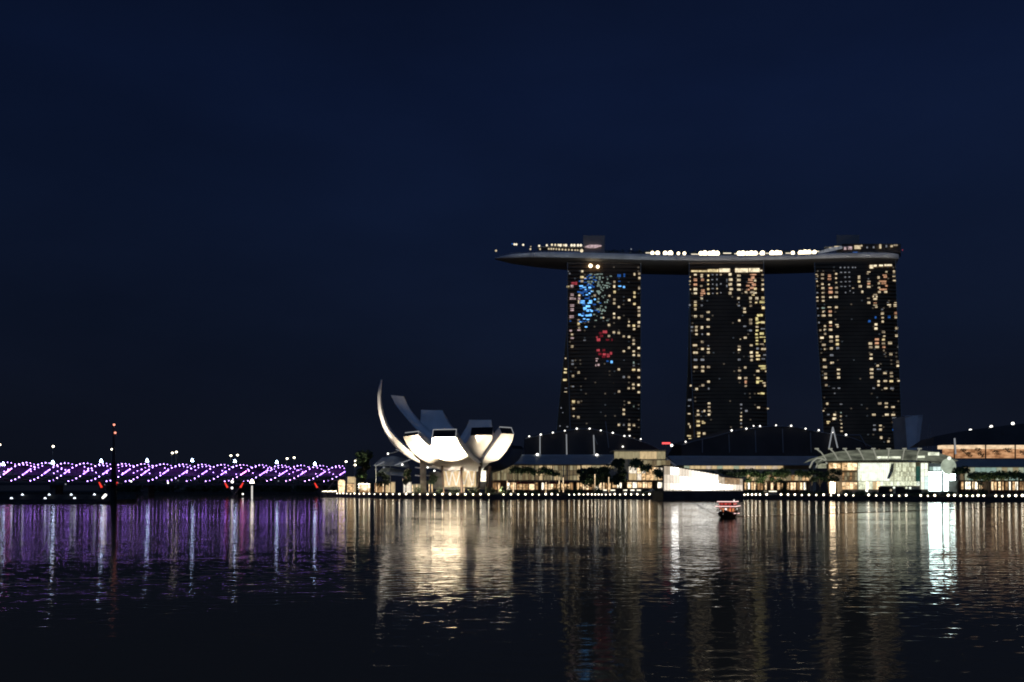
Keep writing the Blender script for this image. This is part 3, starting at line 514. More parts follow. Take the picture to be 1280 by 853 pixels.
# trees of the roof garden
def leaf_mass(mb, c, rx, ry, rz, n, s, rng=R):
    c = Vector(c)
    for _ in range(n):
        while True:
            d = Vector((rng.uniform(-1, 1), rng.uniform(-1, 1), rng.uniform(-1, 1)))
            if .25 < d.length < 1: break
        p = c + Vector((d.x * rx, d.y * ry, d.z * rz))
        a = Vector((rng.uniform(-1, 1), rng.uniform(-1, 1), rng.uniform(-1, 1))).normalized(); b = a.orthogonal().normalized()
        q = s * rng.uniform(.6, 1.4); mb.quad(p - a*q, p + b*q*.6, p + a*q, p - b*q*.6)
mb = MB()
for x in range(760, 1040, 4):
    if R.random() < .75: leaf_mass(mb, P(x, pl(top, x) - R.uniform(1, 2.4), YD + 12), 2.6, 2.6, 2.2, 24, .8)
tag(mb.build('garden_trees', M['leaf_dark'], deck), kind='stuff')

# ------------------------------------------------------------------ lotus museum
mus = empty('lotus_museum', PZ(590, 455, 2.3), 'white lotus shaped museum of upswept curved petals, floodlit from below', 'museum')
def petal(keys, th, m='museum_skin', n=22, bulge=2.2, tip=True, frame='full'):
    """keys base->tip: (xl, yl, xr, yr, Y); th: [(t, dx px, dy px, dY m)] offset to the inner, upper face"""
    st = spline(keys, n); lo = []; hi = []; W = 8
    for j, (xl, yl, xr, yr, Y, *Z_) in enumerate(st):
        t = j / n; dx = pl([(q[0], q[1]) for q in th], t); dy = pl([(q[0], q[2]) for q in th], t); dY = pl([(q[0], q[3]) for q in th], t)
        A, B = P(xl, yl, Z_[0] if Z_ else Y), P(xr, yr, Y); rl = []; rh = []
        for i in range(W + 1):
            s = i / W; p = A.lerp(B, s); bu = bulge * 4 * s * (1 - s) * (1 - .6 * t)
            rl.append(Vector((p.x, p.y - bu, p.z)))
            k = Y / F; rh.append(Vector((p.x + dx * k, p.y + dY, p.z - dy * k)))
        lo.append(rl); hi.append(rh)
    mb = MB(); mb.grid(lo); mb.grid([r[::-1] for r in hi])
    for e in (0, W):
        a = [r[e] for r in lo]; b = [r[e] for r in hi]
        mb.grid([[q, p] if e else [p, q] for p, q in zip(a, b)])
    mb.grid([hi[0], lo[0]])
    pet = mb.build('petal', M[m], mus, smooth=False)
    for p in pet.data.polygons: p.use_smooth = True
    try: pet.data.set_sharp_from_angle(angle=math.radians(30))
    except Exception: pass
    if tip:
        mb = MB(); mb.grid([[p + Vector((0, .35, 0)) for p in lo[-1]], [p + Vector((0, .35, 0)) for p in hi[-1]]]); mb.build('skylight', M['black_paint'], pet)
        if frame:
            mb = MB(); a, b, c, d = lo[-1][0], lo[-1][-1], hi[-1][-1], hi[-1][0]
            f = Vector((0, -.15, 0))
            mb.tube([d + f, hi[-1][W//2] + f, c + f], .28, 6)
            if frame == 'full': mb.tube([a + f, d + f], .2, 6)
            mb.tube([b + f, c + f], .2, 6)
            mb.build('skylight_frame', M['frame_glow'], pet)  # frame made pale by its own glow, no lamp reaches it
    return pet
# tallest petal at the left, seen almost edge on
petal([(560, 590, 572, 584, 456, 462), (543, 586, 552, 582.5, 456, 468), (524, 579, 535, 577.5, 456, 476), (507, 570, 519.5, 568.5, 456, 482), (494, 559, 504.5, 557, 457, 486), (484.5, 546, 492.5, 545, 458, 488), (477.5, 532, 484, 532.5, 460, 488), (473, 515, 477.4, 515, 462, 486), (471.9, 497, 475.2, 497, 465, 483), (473.6, 484, 476, 484, 467, 479), (476, 474.5, 477.2, 474.5, 470, 475)],
      [(0, 0, -4, 6), (.5, 1.5, -1, 3), (1, .3, 0, 1)], bulge=0, tip=False)
# three unlit petals rising behind
petal([(575, 580, 592, 580, 476), (545, 556, 562, 556, 482), (522, 538, 535, 538, 488), (503, 517, 519, 521, 492), (494, 505, 511, 509, 494), (488.5, 494, 504.5, 495.5, 495)], [(0, -2, -6, 4), (1, -1, -.6, 4)], bulge=-1.5, tip=False)
petal([(575, 580, 605, 580, 480), (545, 565, 586, 565, 484), (527, 545, 572, 545, 490), (525.5, 530, 562, 531, 493), (526, 519, 556, 520, 494), (526.2, 512.5, 552.8, 513, 495)], [(0, 0, -5, 4), (1, 0, -.6, 5)], bulge=-1.5, tip=False)
petal([(580, 580, 615, 580, 482), (570, 562, 620, 562, 486), (577, 545, 617, 545, 490), (583, 534, 615, 534, 492), (586.5, 525, 614, 525, 493)], [(0, 0, -5, 4), (1, 0, -.5, 5)], bulge=-1.5, tip=False)
# petal turned away at the right, its shade put in as a dark material
petal([(600, 589, 612, 592, 466), (612, 585, 628, 588, 468), (626, 578, 640, 582, 472), (636, 570, 650, 573, 476), (641, 561, 655, 562, 479)], [(0, 0, -8, 5), (1, -3, -5, 5)], m='dark_steel', bulge=1, tip=True, frame=None)
# four floodlit petals towards the water
petal([(596, 590, 606, 584, 462), (586, 586, 612, 578, 457), (578, 574, 615.5, 568, 450), (577.5, 562, 615.6, 560, 444), (583, 553, 615.4, 552, 440), (588, 544.6, 615.2, 544, 437)], [(0, 0, -8, 12), (.6, 0, -10, 10), (1, 1, -11, 5)], bulge=2.0, frame=None)
petal([(594, 590, 604, 588, 459), (603, 585.5, 608, 580, 454), (603, 578, 622, 575.5, 448), (607, 570, 630, 568, 442.5), (614.5, 559.5, 637.5, 557, 438), (621, 550, 641, 549.5, 434.5), (627, 542, 642.2, 543, 432)], [(0, 0, -6, 10), (.6, -3, -10, 9), (1, -3, -9, 5)], bulge=1.6, frame='top')
petal([(580, 590, 600, 588, 456), (566, 583.5, 602, 583.5, 448), (549, 573, 590, 574.5, 439), (541, 564, 581, 565, 432), (539.2, 556, 574.8, 556.5, 427.5), (540.3, 547, 569.5, 546.5, 423.5)], [(0, 0, -8, 12), (.6, 0, -10, 10), (1, .6, -10.2, 3)], bulge=2.4)
petal([(566, 590, 584, 586, 458), (548, 584, 574, 583.5, 450), (530, 576, 559, 575, 443), (516, 565.5, 544, 565, 437.5), (508, 555, 532, 554, 434), (504, 546, 522, 544, 431)], [(0, 0, -8, 12), (.6, 2, -8, 10), (1, 1, -5.4, 4)], bulge=1.6, frame='top')
# bowl under the petals
mb = MB(); rows_ = []
for k in range(7):
    t = k / 6; rr = lerp(4.0, 7.5, math.sin(t * math.pi / 2)); z = lerp(15.6, 18.0, 1 - math.cos(t * math.pi / 2)); c = PZ(588, 470, 0)
    rows_.append([(c.x + rr * math.cos(a * math.pi / 12), c.y + rr * .75 * math.sin(a * math.pi / 12), z) for a in range(25)])
mb.grid([r[::-1] for r in rows_]); mb.build('bowl', M['museum_skin'], mus, smooth=True)
# base: lit lobby with slanting white columns, dark raking columns in front
part_pbox('lobby_wall', 'wall_d', mus, 554, 595, 589, 609, 458, 2)  # wall wash put in as the wall's own glow
part_pbox('lobby_wall', 'shop_c', mus, 598, 607.5, 588.5, 602, 457, 2)
part_pbox('lobby_core', 'dark_steel', mus, 536, 616, 590, 612, 461, 8)
for xa, xb in ((557, 561), (565, 561.5), (565.5, 570), (575, 570.5), (575.5, 580), (585, 580.5), (586, 590), (593, 591)):
    mb = MB(); mb.tube([P(xa, 589, 456.5), P(xb, 607, 456.5)], .42, 6); mb.build('lobby_column', M['white_panel'], mus)
for xa, ya, xb, r in ((552.5, 581, 555, .6), (576.5, 580, 577, .7), (600.5, 579, 597, .9), (612, 583, 608.5, 1.1)):
    mb = MB(); mb.tube([P(xa, ya, 448), PZ(xb, 446, 2.3)], r, 8); mb.build('raking_column', M['brown_column'], mus)
mb = MB(); mb.hexa([PZ(525.5, 462, 2.3), PZ(533, 462, 2.3), PZ(533, 468, 2.3), PZ(525.5, 468, 2.3)], [P(525, 572, 462), P(532.5, 578, 462), P(532.5, 578, 468), P(525, 572, 468)]); mb.build('lift_shaft', M['stone'], mus)
for y in (584.5, 594.5):
    for x0, x1 in ((519, 525), (533, 540)):
        mb = MB(); mb.tube([P(x0, y, 461), P(x1, y + .6, 461)], .35, 6); mb.build('bracket', M['white_steel'], mus)
for k, (x, y) in enumerate(((534.5, 584.5), (543, 588.8))):
    mb = MB(); mb.ball(P(x, y, 459), .5); mb.build('soffit_lamp', M['lamp_white'], mus)
# floodlights on the ground that light the petals
def flood(px, Y, target, energy, c, size, label, cone=95, z=3.3):
    p = PZ(px, Y, z); f = empty('floodlight', p - Vector((0, 0, .9)), label, 'floodlight', 'floodlights that light the museum petals')
    mb = MB(); mb.box(p.x - .5, p.x + .5, p.y - .2, p.y + .35, p.z - .6, p.z - .15); mb.build('housing', M['dark_steel'], f)
    mb = MB(); mb.tube([p + Vector((0, 0, -.9)), p + Vector((0, 0, -.6))], .1, 6); mb.build('foot', M['dark_steel'], f)
    l = bpy.data.lights.new('floodlight_beam', 'SPOT'); l.energy = energy; l.color = c; l.spot_size = math.radians(cone); l.spot_blend = .8; l.shadow_soft_size = size
    o = bpy.data.objects.new('floodlight_beam', l); col.objects.link(o); o.parent = f; o.location = (0, 0, 1.0)
    o.rotation_euler = (Vector(target) - p).to_track_quat('-Z', 'Y').to_euler()
flood(550, 422.6, P(556, 556, 429), 1700000, (1, .79, .52), .4, 'low dark floodlight below the widest lit museum petal', 66, 2.8)
flood(526, 425, P(524, 563, 438), 110000, (1, .80, .54), .4, 'low dark floodlight left of the museum columns', 54, 2.8)
flood(624, 423, P(628, 560, 440), 100000, (1, .80, .56), .4, 'low dark floodlight right of the museum columns', 60, 2.8)
flood(592, 430, P(598, 565, 447), 20000, (1, .84, .68), .4, 'low dark floodlight between the museum columns', 70, 2.8)
flood(573, 436, P(573, 598, 457), 30000, (1, .84, .66), .3, 'low dark floodlight facing the slanting lobby columns', 70)
flood(456, 468, P(476, 505, 476), 430000, (1, .86, .68), .4, 'low dark floodlight left of the tallest museum petal', 36)
flood(492, 463, P(507, 564, 465), 85000, (1, .82, .6), .4, 'low dark floodlight under the bend of the tallest museum petal', 76)
flood(548, 436, P(560, 584, 453), 150000, (1, .84, .62), .3, 'low dark floodlight where the petals meet above the lobby', 120, 2.8)

# ------------------------------------------------------------------ vegetation builders
def tree(name, px, Y, ztop, rpx, label, cat='tree', group=None, m='leaf', zb=2.3, clumps=9, leaves=70, crown_h=.65, leaf_s=None):
    k = Y / F; b = PZ(px, Y, zb); h = ztop - zb; r = rpx * k
    root = empty(name, b, label, cat, group)
    mb = MB(); mb.tube([b, b + Vector((R.uniform(-.1, .1) * r, 0, h * .4)), b + Vector((R.uniform(-.15, .15) * r, 0, h * .75))], [h * .035 + .08, h * .025 + .06, .06], 6)
    for q in range(4):
        a = R.uniform(0, 6.28); mb.tube([b + Vector((0, 0, h * R.uniform(.3, .5))), b + Vector((math.cos(a) * r * .6, math.sin(a) * r * .6, h * R.uniform(.6, .8)))], [.12, .04], 5)
    mb.build('trunk', M['bark'], root)
    mb = MB(); ch = h * crown_h; cz = zb + h - ch / 2; ls = leaf_s or max(.22, r * .12)
    for q in range(clumps):
        a = R.uniform(0, 6.28); rr = R.uniform(.15, .68) * r; zz = R.uniform(-.36, .36) * ch
        s = R.uniform(.28, .5)
        leaf_mass(mb, (b.x + math.cos(a) * rr, b.y + math.sin(a) * rr, cz + zz), r * s, r * s, min(r, ch) * s * .8, leaves, ls)
    mb.build('crown', M[m], root); return root
def palm(px, Y, ytop, label, rpx=5.5, group=None, zb=2.3, name='palm_tree'):
    k = Y / F; b = PZ(px, Y, zb); t = P(px + R.uniform(-1, 1), ytop, Y); root = empty(name, b, label, 'palm tree', group); r = rpx * k * 1.3
    hub = Vector((t.x, Y, t.z - r * .45))
    mb = MB(); mb.tube([b, b.lerp(hub, .5) + Vector((R.uniform(-.2, .2), 0, 0)), hub], [.26, .2, .16], 6); mb.build('trunk', M['bark'], root)
    mb = MB()
    for q in range(24):
        a = q * 2.399 + R.uniform(-.2, .2); el = R.uniform(-.1, 1.0); L = r * R.uniform(.85, 1.15); d = Vector((math.cos(a), math.sin(a), 0)); pts = []
        for s in range(6):
            u = s / 5; pts.append(hub + d * L * u * math.cos(el * (1 - u * .3)) + Vector((0, 0, L * (math.sin(el) * u - .75 * u * u * (1 + .2 * math.cos(el))))))
        side = d.cross(Vector((0, 0, 1)))
        for s in range(5):
            w0, w1 = [.22 * L * math.sin(math.pi * min(1, .18 + .82 * v)) + .02 for v in (s / 5, (s + 1) / 5)]
            for sg in (1, -1):
                dn = Vector((0, 0, -.55))
                mb.quad(pts[s], pts[s+1], pts[s+1] + (side * sg + dn) * w1, pts[s].lerp(pts[s+1], .35) + (side * sg + dn) * w0)
    leaf_mass(mb, hub - Vector((0, 0, r * .15)), r * .85, r * .85, r * .6, 170, r * .15)
    mb.build('crown', M['leaf_palm'], root); return root
def bush(px, Y, wpx, ytop, label, zb=2.3, m='leaf_dark', group='clipped bushes along the promenade'):
    k = Y / F; b = PZ(px, Y, zb); h = P(px, ytop, Y).z - zb; r = wpx * k / 2; mb = MB()
    leaf_mass(mb, b + Vector((0, 0, h * .45)), r, min(r, 3), h * .55, int(180 + 40 * r), .32)
    leaf_mass(mb, b + Vector((r * .3, 0, h * .35)), r * .6, min(r, 2.5), h * .4, 90, .3)
    o = mb.build('bush', M[m], None, loc=b); tag(o, label, 'bush', group); return o

# ------------------------------------------------------------------ building helpers
def panes(root, x0, x1, y0, y1, Y, nx, ny, mats, gap=.5, rng=R, name='window', skip=0.0, d=.25):
    for i in range(nx):
        for j in range(ny):
            if rng.random() < skip: continue
            a0, a1 = lerp(x0, x1, i / nx) + gap / 2, lerp(x0, x1, (i + 1) / nx) - gap / 2
            b0, b1 = lerp(y0, y1, j / ny) + gap / 2 * .8, lerp(y0, y1, (j + 1) / ny) - gap / 2 * .8
            mb = MB(); mb.pbox(a0, a1, b0, b1, Y, d); mb.build(name, M[mats(i, j) if callable(mats) else rng.choice(mats)], root)
def seg(root, name, m, p0, p1, r, n=6):
    mb = MB(); mb.tube([p0, p1], r, n); return mb.build(name, M[m], root)
def body(root, name, m, x0, x1, y0, Y, d, zb=2.3):
    a, b = P(x0, y0, Y), P(x1, y0, Y); q = (Y + d) / Y; mb = MB(); mb.hexa([(a.x,Y,zb),(b.x,Y,zb),(b.x*q,Y+d,zb),(a.x*q,Y+d,zb)], [(a.x,Y,a.z),(b.x,Y,a.z),(b.x*q,Y+d,a.z),(a.x*q,Y+d,a.z)]); return mb.build(name, M[m], root)

# ---- long mall, left wing behind the palms
Y = 500
mall = empty('shopping_mall', PZ(698, Y, 2.3), 'long mall wing with grey roof and amber glass wall, right of the lotus museum', 'shopping mall', 'mall wings along the promenade')
body(mall, 'wall', 'stone', 612, 776, 580.5, Y, 26)
mb = MB(); mb.grid([[P(608, 580.4, Y - 3), P(782, 580.4, Y - 3)], [P(622, 569.2, Y + 22), P(778, 569.2, Y + 22)]]); mb.grid([[P(622, 569.2, Y + 22), P(778, 569.2, Y + 22)], [P(622, 575, Y + 27), P(778, 575, Y + 27)]])
mb.grid([[P(608, 580.9, Y - 3), P(782, 580.9, Y - 3)], [P(608, 580.4, Y - 3), P(782, 580.4, Y - 3)]]); mb.build('roof', M['roof_grey'], mall)
seg(mall, 'ridge_rail', 'white_steel', P(640, 568.9, Y + 22), P(776, 568.9, Y + 22), .18)
panes(mall, 614, 668, 582, 600.5, Y - .3, 14, 2, ['wall_a', 'wall_b', 'wall_a', 'wall_c'], .7)
panes(mall, 669, 726, 582, 600.5, Y - .3, 12, 3, ['wall_a', 'wall_b', 'wall_c', 'wall_d'], .8)
panes(mall, 727, 776, 581.8, 586, Y - .3, 8, 1, ['wall_b', 'wall_d'], .6)
for x in (626, 647, 668.5, 691, 704.5, 709, 726):
    mb = MB(); a = P(x, 581, Y - .9); mb.box(a.x - .35, a.x + .35, Y - 1.1, Y - .35, 2.3, a.z); mb.build('column', M['stone'], mall)
for x, y in ((649.5, 568.2), (671.7, 568.2), (746, 568.8)):
    mb = MB(); mb.ball(P(x, y, Y + 21), .95, sz=.7); mb.build('roof_lamp', M['lamp_white'], mall)
def arcade(x0, x1, Y, label, bays, seed, awn=None, ytop=601.4, yshop=603.2, ybot=612.5, mats=None):
    """low row of shops in front of the mall: fascia, columns, lit fronts"""
    rng = random.Random(seed); sh = empty('shop_row', PZ((x0 + x1) / 2, Y, 2.3), label, 'shop row', 'low rows of lit shops along the promenade')
    mb = MB(); a, b = P(x0, ytop, Y), P(x1, ytop, Y); zb = P(x0, yshop, Y).z
    mb.box(a.x, b.x, Y - 1.6, Y + 8, zb, a.z); mb.build('canopy', M['wood_dark'], sh)
    mb = MB(); mb.box(a.x, b.x, Y + .4, Y + 8, 2.3, zb - .003); mb.build('wall', M['brown_column'], sh)
    panes(sh, x0, x1, yshop + .2, ybot, Y + .1, bays, 1, mats or ['shop_a', 'shop_b', 'shop_c', 'shop_a', 'shop_d', 'shop_b'], .8, rng, 'shopfront', .10)
    for i in range(0, bays + 1, 2):
        x = lerp(x0, x1, i / bays); p = P(x, yshop, Y - 1.2); mb = MB(); mb.box(p.x - .28, p.x + .28, Y - 1.4, Y - .9, 2.3, zb - .004); mb.build('post', M['wood_dark'], sh)
    if awn:
        for (u0, u1) in awn:
            p, q = P(u0, yshop - .4, Y - 1.7), P(u1, yshop - .4, Y - 1.7); mb = MB()
            mb.hexa([(p.x, Y - 3.4, p.z - 1.2), (q.x, Y - 3.4, p.z - 1.2), (q.x, Y - 1.62, p.z - .2), (p.x, Y - 1.62, p.z - .2)], [(p.x, Y - 3.4, p.z - 1.0), (q.x, Y - 3.4, p.z - 1.0), (q.x, Y - 1.62, p.z), (p.x, Y - 1.62, p.z)]); mb.build('awning', M['red_awning'], sh)
    return sh
arcade(614, 700, 462, 'row of amber lit shops with red awnings under the row of palms', 22, 3, [(646, 668), (680, 698)])
arcade(701, 764, 462, 'row of amber lit shops under the dark trees left of the cream block', 16, 5, [(702, 712)])
arcade(765, 828, 458, 'row of bright lit shops below the cream block left of the glass pavilion', 10, 8, None, 600.5, 602.6, 610.4, ['shop_c', 'shop_a', 'shop_c', 'shop_b'])
# upper lit balcony above the shops under the palms
for x in range(0):
    pass

# ---- dark vaulted hall with masts, left
def vault(label, prof, Y, d, dots, masts, faint):
    x0, x1 = prof[0][0], prof[-1][0]
    h = empty('vaulted_hall', PZ((x0 + x1) / 2, Y, 2.3), label, 'vaulted hall', 'dark vaulted halls in front of the towers')
    mb = MB(); rows_ = []
    for x, y in spline(prof, 24):
        a = P(x, y, Y); rows_.append([(a.x, Y, 2.3), (a.x, Y, a.z), (a.x * 1.01, Y + d * .5, a.z + 3), (a.x * 1.02, Y + d, a.z - 4), (a.x * 1.02, Y + d, 2.3)])
    mb.grid(rows_); mb.face([mb.vert(p) for p in rows_[0]]); mb.face([mb.vert(p) for p in rows_[-1][::-1]]); mb.build('roof', M['roof_dark'], h)
    mb = MB(); mb.tube([P(x, y - .2, Y - .4) for x, y in spline(prof, 24)], .28, 5); mb.build('roof_edge', M['grey_steel'], h)
    for x, y in dots:
        mb = MB(); mb.ball(P(x, y, Y - 1), .60 * R.uniform(.75, 1.15), sz=.85); mb.build('edge_lamp', M['lamp_white'], h)
    for xa, ya, xb, yb in masts: seg(h, 'mast', 'pale_glow', P(xa, ya, Y - 3), P(xb, yb, Y - 3), .42)
    for xa, ya, xb, yb in faint: seg(h, 'rib', 'grey_steel', P(xa, ya, Y - 2), P(xb, yb, Y - 2), .3)
    return h
lit('pale_glow', (.80, .84, .9), .30)  # own glow in place of light falling on masts and glass
vault('dark vaulted hall with three lit masts, in front of the tower nearest the lotus museum', [(656, 549), (676, 544.5), (700, 540.2), (721, 537), (738, 536.8), (752, 539), (768, 543), (790, 548.5), (812, 556), (826, 563)], 560, 60,
      [(661.5, 545.6), (676, 543.4), (691, 541), (706, 538.6), (721, 536), (737, 536), (751, 538.2), (766, 541.2), (780.5, 545.2), (787, 545), (801, 549), (778.5, 558.5)],
      [(675, 544.5, 675, 569), (708, 543, 708.5, 569), (742, 544, 743, 569)], [(757, 527, 761, 560), (742, 545, 747, 556)])
vault('broad dark vaulted hall between the middle and right hotel towers', [(852, 557), (870, 551), (890, 547), (914, 540), (935, 536.5), (955, 534), (975, 533.4), (992, 534), (1010, 538), (1040, 543), (1062, 547), (1078, 553), (1090, 560)], 552, 60,
      [(857, 552.4), (914.6, 538.2), (933, 536), (942, 532.6), (950, 532.8), (970, 531.8), (989, 532.4), (1007, 536), (1023.4, 538), (1040.6, 540.8), (1057.6, 543.6)],
      [(1041, 534, 1047, 560), (1041, 534, 1036, 562)], [(878, 549, 878, 566), (911, 543, 912, 566), (944, 538, 945, 566), (978, 536, 979, 566), (1013, 541, 1014, 566), (1059, 544, 1075, 544), (1075, 544, 1083, 558)])

# ---- cream stone block and wall between the wings
Y = 470
blk = empty('cream_block', PZ(800, Y, 2.3), 'floodlit cream stone block left of and behind the sloping glass pavilion', 'building')
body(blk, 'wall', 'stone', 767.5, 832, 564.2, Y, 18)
panes(blk, 767.8, 831.8, 564.6, 574, Y - .3, 6, 1, ['wall_d', 'wall_b', 'wall_d'], .25, name='lit_panel')  # floodlight on the stone put in as glowing panels
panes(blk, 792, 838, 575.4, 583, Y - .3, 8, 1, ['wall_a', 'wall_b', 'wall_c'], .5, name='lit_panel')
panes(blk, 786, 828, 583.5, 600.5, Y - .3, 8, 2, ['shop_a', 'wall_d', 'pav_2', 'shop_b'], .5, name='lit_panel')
mb = MB(); a, b = P(766.5, 563.2, Y), P(833, 563.2, Y); mb.box(a.x, b.x, Y - 1, Y + 19, a.z - .45, a.z + .2); mb.build('parapet', M['stone'], blk)
for (xa, ya, xb, yb) in ((761, 580, 768, 572), (833, 572, 846, 581.5)):
    mb = MB(); p, q = P(xa, ya, Y + 2), P(xb, yb, Y + 2); mb.hexa([p + Vector((0, 0, -1.6)), q + Vector((0, 0, -1.6)), q + Vector((0, 4, -1.6)), p + Vector((0, 4, -1.6))], [p, q, q + Vector((0, 4, 0)), p + Vector((0, 4, 0))]); mb.build('sloping_wing', M['white_panel'], blk)
# red sign light and lamp on the roofs between the halls
sg = empty('rooftop_sign', PZ(832, 540, 2.3), 'thin red glowing bar sign on a stand, between the two vaulted halls', 'sign')
mb = MB(); mb.pbox(827.5, 838, 553.2, 555.4, 540, .5); mb.build('glowing_bar', M['sign_red'], sg)
seg(sg, 'stand', 'dark_steel', PZ(832, 540.8, 2.3), P(832, 555, 540.8), .3)
lp = empty('rooftop_lamp', PZ(839.6, 538, 2.3), 'single white lamp on a thin pole beside the red bar sign', 'lamp')
seg(lp, 'pole', 'dark_steel', PZ(839.6, 538, 2.3), P(839.6, 558, 538), .2); mb = MB(); mb.ball(P(839.6, 557, 538), .9); mb.build('lamp_head', M['lamp_white'], lp)

# ---- mall, middle wing
Y = 478
mall2 = empty('shopping_mall', PZ(925, Y, 2.3), 'long mall wing with grey roof behind the sloping glass pavilion and green trees', 'shopping mall', 'mall wings along the promenade')
body(mall2, 'wall', 'stone', 840, 1020, 581.6, Y, 26)
mb = MB(); mb.grid([[P(846, 581.4, Y - 3), P(1016, 581.4, Y - 3)], [P(834, 570.6, Y + 22), P(1024, 571.2, Y + 22)]]); mb.grid([[P(834, 570.6, Y + 22), P(1024, 571.2, Y + 22)], [P(834, 577, Y + 27), P(1024, 577, Y + 27)]])
mb.grid([[P(846, 581.9, Y - 3), P(1016, 581.9, Y - 3)], [P(846, 581.4, Y - 3), P(1016, 581.4, Y - 3)]]); mb.build('roof', M['roof_grey'], mall2)
seg(mall2, 'ridge_rail', 'white_steel', P(836, 570.4, Y + 22), P(1022, 571, Y + 22), .2)
panes(mall2, 855, 979, 582.4, 586.6, Y - .3, 18, 1, ['paleglass', 'wall_d', 'pav_1', 'wall_d'], .4)
panes(mall2, 934, 1016, 594, 601, Y - .3, 18, 1, ['wall_d', 'shop_b', 'wall_b', 'shop_d', 'wall_a'], .5)
arcade(930, 1012, 430, 'row of amber lit shops below the green trees right of the glass pavilion', 20, 21, None, 601.2, 603, 612.6)

# ---- sloping glass pavilion on the water
Y = 362
pav = empty('glass_pavilion', PZ(878, Y, 0), 'brightly lit faceted glass pavilion with sloping roof standing in the water', 'pavilion')
ptop = [(829, 581.5), (840, 582.6), (899, 592.8), (900.5, 595.4), (910, 596.4), (929, 597.8)]
mb = MB(); mb.prism([(829.5, 614), (829.5, 582.3), (840, 583.4), (898.5, 593.4), (928.6, 598.4), (928.6, 614)], Y + .5, 22); mb.build('frame', M['concrete'], pav)
mb = MB()
for (x0, y0), (x1, y1) in zip(ptop, ptop[1:]):
    a, b = P(x0, y0, Y - .6), P(x1, y1, Y - .6)
    mb.hexa([a + Vector((0, 0, -.30)), b + Vector((0, 0, -.30)), b + Vector((0, 24, -.30)), a + Vector((0, 24, -.30))], [a + Vector((0, 0, .12)), b + Vector((0, 0, .12)), b + Vector((0, 24, .12)), a + Vector((0, 24, .12))])
mb.build('roof', M['dark_steel'], pav)
nx = 26; rp = random.Random(5)
for q in range(12):
    u = q / 11; lit('pavg_%d' % q, (1, lerp(.80, .97, u), lerp(.58, .90, u)), lerp(.42, 3.6, u ** 1.8), .08, (.8, .8, .8))
for i in range(nx):
    x0, x1 = lerp(830, 928.4, i / nx) + .16, lerp(830, 928.4, (i + 1) / nx) - .16; xm = (x0 + x1) / 2
    yt = pl(ptop, xm) + 1.0; ny = 3 if xm < 897 else 2
    for j in range(ny):
        y0, y1 = lerp(yt, 613.8, j / ny) + .12, lerp(yt, 613.8, (j + 1) / ny) - .12; ym = (y0 + y1) / 2
        d = math.hypot((xm - 878) / 46, (ym - 612) / 24); v = max(0, min(1, 1.18 - d * .8 + rp.uniform(-.04, .04)))
        m_ = 'pavg_%d' % round(v * 11)
        if xm > 897 and j == 0: m_ = rp.choice(['pav_brown', 'pav_1', 'pav_brown'])
        if 839 < xm < 849 and j == 0: m_ = 'pav_3'
        mb = MB(); mb.pbox(x0, x1, y0, y1, Y, .4); mb.build('window', M[m_], pav)
mb = MB(); mb.pbox(840, 848, 585.5, 592.5, Y - .3, .2); mb.build('bright_panel', M['pav_spot'], pav)
mb = MB(); a, b = PZ(829, Y - 4, 0), PZ(929, Y - 4, 0)
mb.box(a.x, b.x, Y - 4, Y + 24, -2, P(878, 614, Y).z - .02); mb.build('plinth', M['quay_wall'], pav)
mb = MB(); ph = P(878, 614, Y).z
for x in range(832, 928, 3): leaf_mass(mb, PZ(x, Y - 2.5, ph + .15), 1.0, .8, R.uniform(.25, .6), 26, .22)
tag(mb.build('planter_hedge', M['leaf_dark'], pav), kind='stuff')

# ---- event plaza hall with curved glass canopy
Y = 400
ev = empty('plaza_hall', PZ(1100, Y, 2.3), 'bright white glass hall under a curved glass canopy with upright ribs', 'event hall')
body(ev, 'wall', 'stone', 1035, 1162, 577.5, Y, 24)
panes(ev, 1072.5, 1077, 579, 601.5, Y - .4, 2, 3, ['hall_2', 'hall_1'], .2)
panes(ev, 1077, 1086, 579, 601.5, Y - .4, 4, 2, ['hall_1'], .15)
panes(ev, 1086, 1112, 579, 601.5, Y - .4, 10, 2, ['hall_1'], .18)
panes(ev, 1112, 1144.5, 578.5, 607, Y - .4, 16, 5, ['hall_2', 'hall_2', 'hall_2b'], .4, name='glass_panel')
panes(ev, 1144.8, 1150.8, 583, 607, Y - .4, 1, 2, ['hall_teal'], .8)
panes(ev, 1151, 1160, 579, 612, Y - .4, 2, 4, ['hall_cool', 'hall_1'], .4)
panes(ev, 1073, 1100, 602, 612, Y - .4, 6, 1, ['shop_a', 'wall_d', 'hall_2', 'shop_c'], .4)
panes(ev, 1100, 1150, 602, 607.5, Y - .4, 12, 1, ['hall_1', 'hall_2'], .3)
panes(ev, 1036, 1051, 579.2, 586, Y - .4, 3, 1, ['shop_b', 'shop_a'], .6)
panes(ev, 1052.5, 1071.5, 579, 588, Y - .4, 3, 1, ['shop_b', 'shop_a'], .5)
panes(ev, 1052.5, 1071.5, 590.5, 601, Y - .4, 6, 2, ['wall_c', 'wall_b', 'shop_d'], .7)
panes(ev, 1052.5, 1071.5, 603, 612, Y - .4, 4, 2, ['shop_a', 'shop_b'], .6)
mb = MB(); mb.pbox(1037.5, 1046.5, 602, 617, Y - 4, .4); mb.build('bright_doorway', M['door_glow'], ev)
mb = MB(); mb.prism([(1108.5, 598.5), (1112, 589), (1114, 580), (1117.5, 579.2), (1117, 588), (1112, 598.8)], Y - .9, .3); mb.build('hanging_sculpture', M['grey_steel'], ev)
